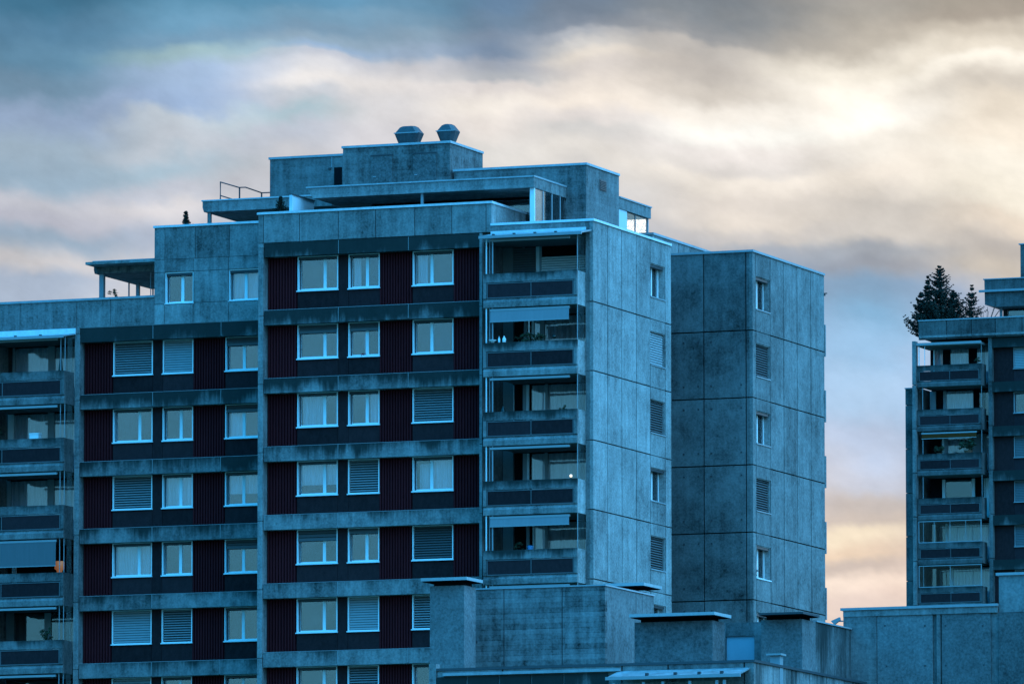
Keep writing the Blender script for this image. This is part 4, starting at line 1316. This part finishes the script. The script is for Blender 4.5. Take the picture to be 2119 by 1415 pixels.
# ================================================================== small things left on balconies and sills
def lathe(name, prof, loc, m, parent=None, n=12):
    vs, fs = [], []
    for r, z in prof:
        for k in range(n):
            a = 2 * PI * k / n
            vs.append((r * math.cos(a), r * math.sin(a), z))
    for i in range(len(prof) - 1):
        for k in range(n):
            j = (k + 1) % n
            fs.append((i * n + k, i * n + j, i * n + n + j, i * n + n + k))
    fs.append(tuple(range(n - 1, -1, -1)))
    fs.append(tuple(range((len(prof) - 1) * n, len(prof) * n)))
    return setm(link(name, mesh(name, vs, fs, True), parent, loc), m)


BOT = [(0.045, 0), (0.05, 0.02), (0.05, 0.17), (0.02, 0.22), (0.018, 0.28), (0.022, 0.285)]
z1 = 42.38 - FL
tag(lathe('bottle', [(r * 1.5, z * 0.95) for r, z in BOT], (-3.50, -0.93, z1), 'wht'), 'plump white bottle on the balcony rail under the pale lowered awning', 'bottle')
tag(lathe('bottle', [(r * 0.9, z * 0.9) for r, z in BOT], (-3.72, -0.93, z1), 'wht'), 'thin white bottle left of the plump one on the balcony rail', 'bottle')
tag(lathe('bowl', [(0.05, 0), (0.07, 0.03), (0.16, 0.10), (0.17, 0.12), (0.13, 0.12)], (-4.0, -0.93, z1), 'wht'), 'white footed bowl at the left end of the second balcony rail', 'bowl')
bush('potted_plant', -2.62, -0.6, z1 - 0.15, 0.56, 0.24, 'dark rounded plant in the middle of the second balcony', seed=41)
bush('potted_plant', -2.15, -0.6, z1 - 0.15, 0.52, 0.26, 'darker bushy plant next to the rounded one on the second balcony', seed=42)
bl = tag(lathe('lantern', [(0.02, -0.09), (0.075, -0.05), (0.09, 0), (0.075, 0.05), (0.02, 0.09)], (-1.42, -0.7, z1 + 0.18), 'bottle'), 'dark round ball lantern hanging on the second balcony', 'lantern')
box('cord', bl, -1.424, -1.416, -0.704, -0.696, z1 + 0.27, z1 + 1.40, 'steel')
bush('potted_plant', -3.05, -0.5, z1 - 0.25, 0.60, 0.14, 'slim dark plant by the door of the second balcony', seed=45)
tag(lathe('bottle', [(r * 1.6, z * 1.6) for r, z in BOT], (-3.75, -0.4, 42.38 - 2 * FL - 0.12), 'bottle'), 'dark tall bottle on the third balcony near the dark door', 'bottle')
lm = root('lamp', (-0.74, -0.6, 42.38 - 3 * FL - 0.1), 'small lit globe lamp at the right end of the fourth balcony', 'lamp')
lathe('globe', [(0.02, 0.10), (0.05, 0.12), (0.06, 0.16), (0.05, 0.20), (0.02, 0.22)], (-0.74, -0.6, 42.38 - 3 * FL - 0.02), 'lamp', lm)
lathe('stem', [(0.02, 0), (0.012, 0.1), (0.012, 0.18)], (-0.74, -0.6, 42.38 - 3 * FL - 0.1), 'steel', lm)
tag(lathe('paper_lamp', [(0.01, -0.07), (0.06, -0.03), (0.07, 0), (0.06, 0.03), (0.01, 0.07)], (-12.86, 0.86, 37.58), 'lamp'), 'small lamp glowing behind the net curtain of the third-row left window', 'lamp')
bush('potted_plant', -3.05, -0.4, 42.38 - 4 * FL - 0.15, 0.50, 0.17, 'black rounded plant on the fifth balcony beneath the awning', seed=43)
tag(lathe('shopping_bag', [(0.12, 0), (0.13, 0.02), (0.14, 0.24), (0.10, 0.27)], (-2.62, -0.3, 42.38 - 4 * FL - 0.05), 'blue', n=4), 'pale blue bag beside the curtain on the fifth balcony', 'bag')
tag(bush('flower', -10.24, 0.49, 39.43, 0.12, 0.08, 'small red flower on the white sill of a second-row window', pot=False, m='redf', seed=44), 'small red flower on the white sill of a second-row window', 'flower')
z2 = 42.38 - 2 * FL      # second balcony of the far-left stack
ob_ = root('storage_box', (-25.9, 2.5, z2 - 0.3), 'bright white box on the second balcony at the far left', 'box')
box('box_body', ob_, -26.13, -25.72, 2.45, 2.75, z2 - 0.3, z2 + 0.22, 'wht')
box('box_lid', ob_, -26.15, -25.70, 2.43, 2.77, z2 + 0.222, z2 + 0.27, 'wht')
bush('potted_plant', -27.75, 2.7, z2 - 0.15, 0.75, 0.20, 'dark plant at the frame edge on the second far-left balcony', seed=46)
z4 = 42.38 - 4 * FL
ls = root('lamp', (-24.85, 2.75, z4 - 0.3), 'orange cloth with an added glow at the right end of a far-left balcony beside the lowered awning', 'lamp')  # orange cloth built as a lamp, form and glow added
lathe('glowing_cloth', [(0.06, -0.28), (0.09, -0.05), (0.13, 0.12), (0.21, 0.18), (0.22, 0.46), (0.16, 0.50)], (-24.85, 2.75, z4 + 0.02), 'clothglow', ls, 9)  # cloth in a lampshade outline, its glow added
lathe('stem', [(0.10, 0.0), (0.02, 0.03), (0.02, 0.1)], (-24.85, 2.75, z4 - 0.3), 'steel', ls)  # foot of the made-up lamp
zr2 = 60.21 - 2.85 * 2
bush('potted_plant', -50.2, RY + 0.25, zr2 - 0.1, 0.55, 0.35, 'low spiky plant at the middle of the ochre-awning balcony', seed=51)
bush('potted_plant', -48.25, RY + 0.3, zr2 - 0.1, 0.95, 0.55, 'large dark plant at the right of the ochre-awning balcony', seed=52)
bush('potted_plant', -47.6, RY + 0.3, 60.21 - 0.1, 0.5, 0.2, 'green plant at the right end of the topmost far balcony', seed=53)

pz = 42.38 - FL
par = root('parasol', (-24.85, 2.75, pz - 1.1), 'folded dark parasol at the right end of the topmost far-left balcony', 'parasol')
lathe('canopy', [(0.02, 0.75), (0.13, 0.80), (0.10, 1.2), (0.05, 1.62), (0.01, 1.75)], (-24.85, 2.75, pz - 1.1), 'bottle', par)
lathe('pole', [(0.02, 0.0), (0.02, 0.8)], (-24.85, 2.75, pz - 1.1), 'metal', par)
bush('potted_plant', -25.35, 2.6, 42.38 - 5 * FL - 0.25, 0.8, 0.26, 'leafy plant at the right of the lowest open far-left balcony', seed=61)
bush('potted_plant', -1.1, -0.5, 42.38 - 2 * FL - 0.35, 0.55, 0.18, 'small round plant at the right end of the third balcony', seed=62)
bush('potted_plant', 2.13, 13.25, 42.13 - 4 * FL + 0.06, 0.34, 0.14, 'dark plant silhouetted against the added glint panel in the lowest window of the rear end wall', seed=63)
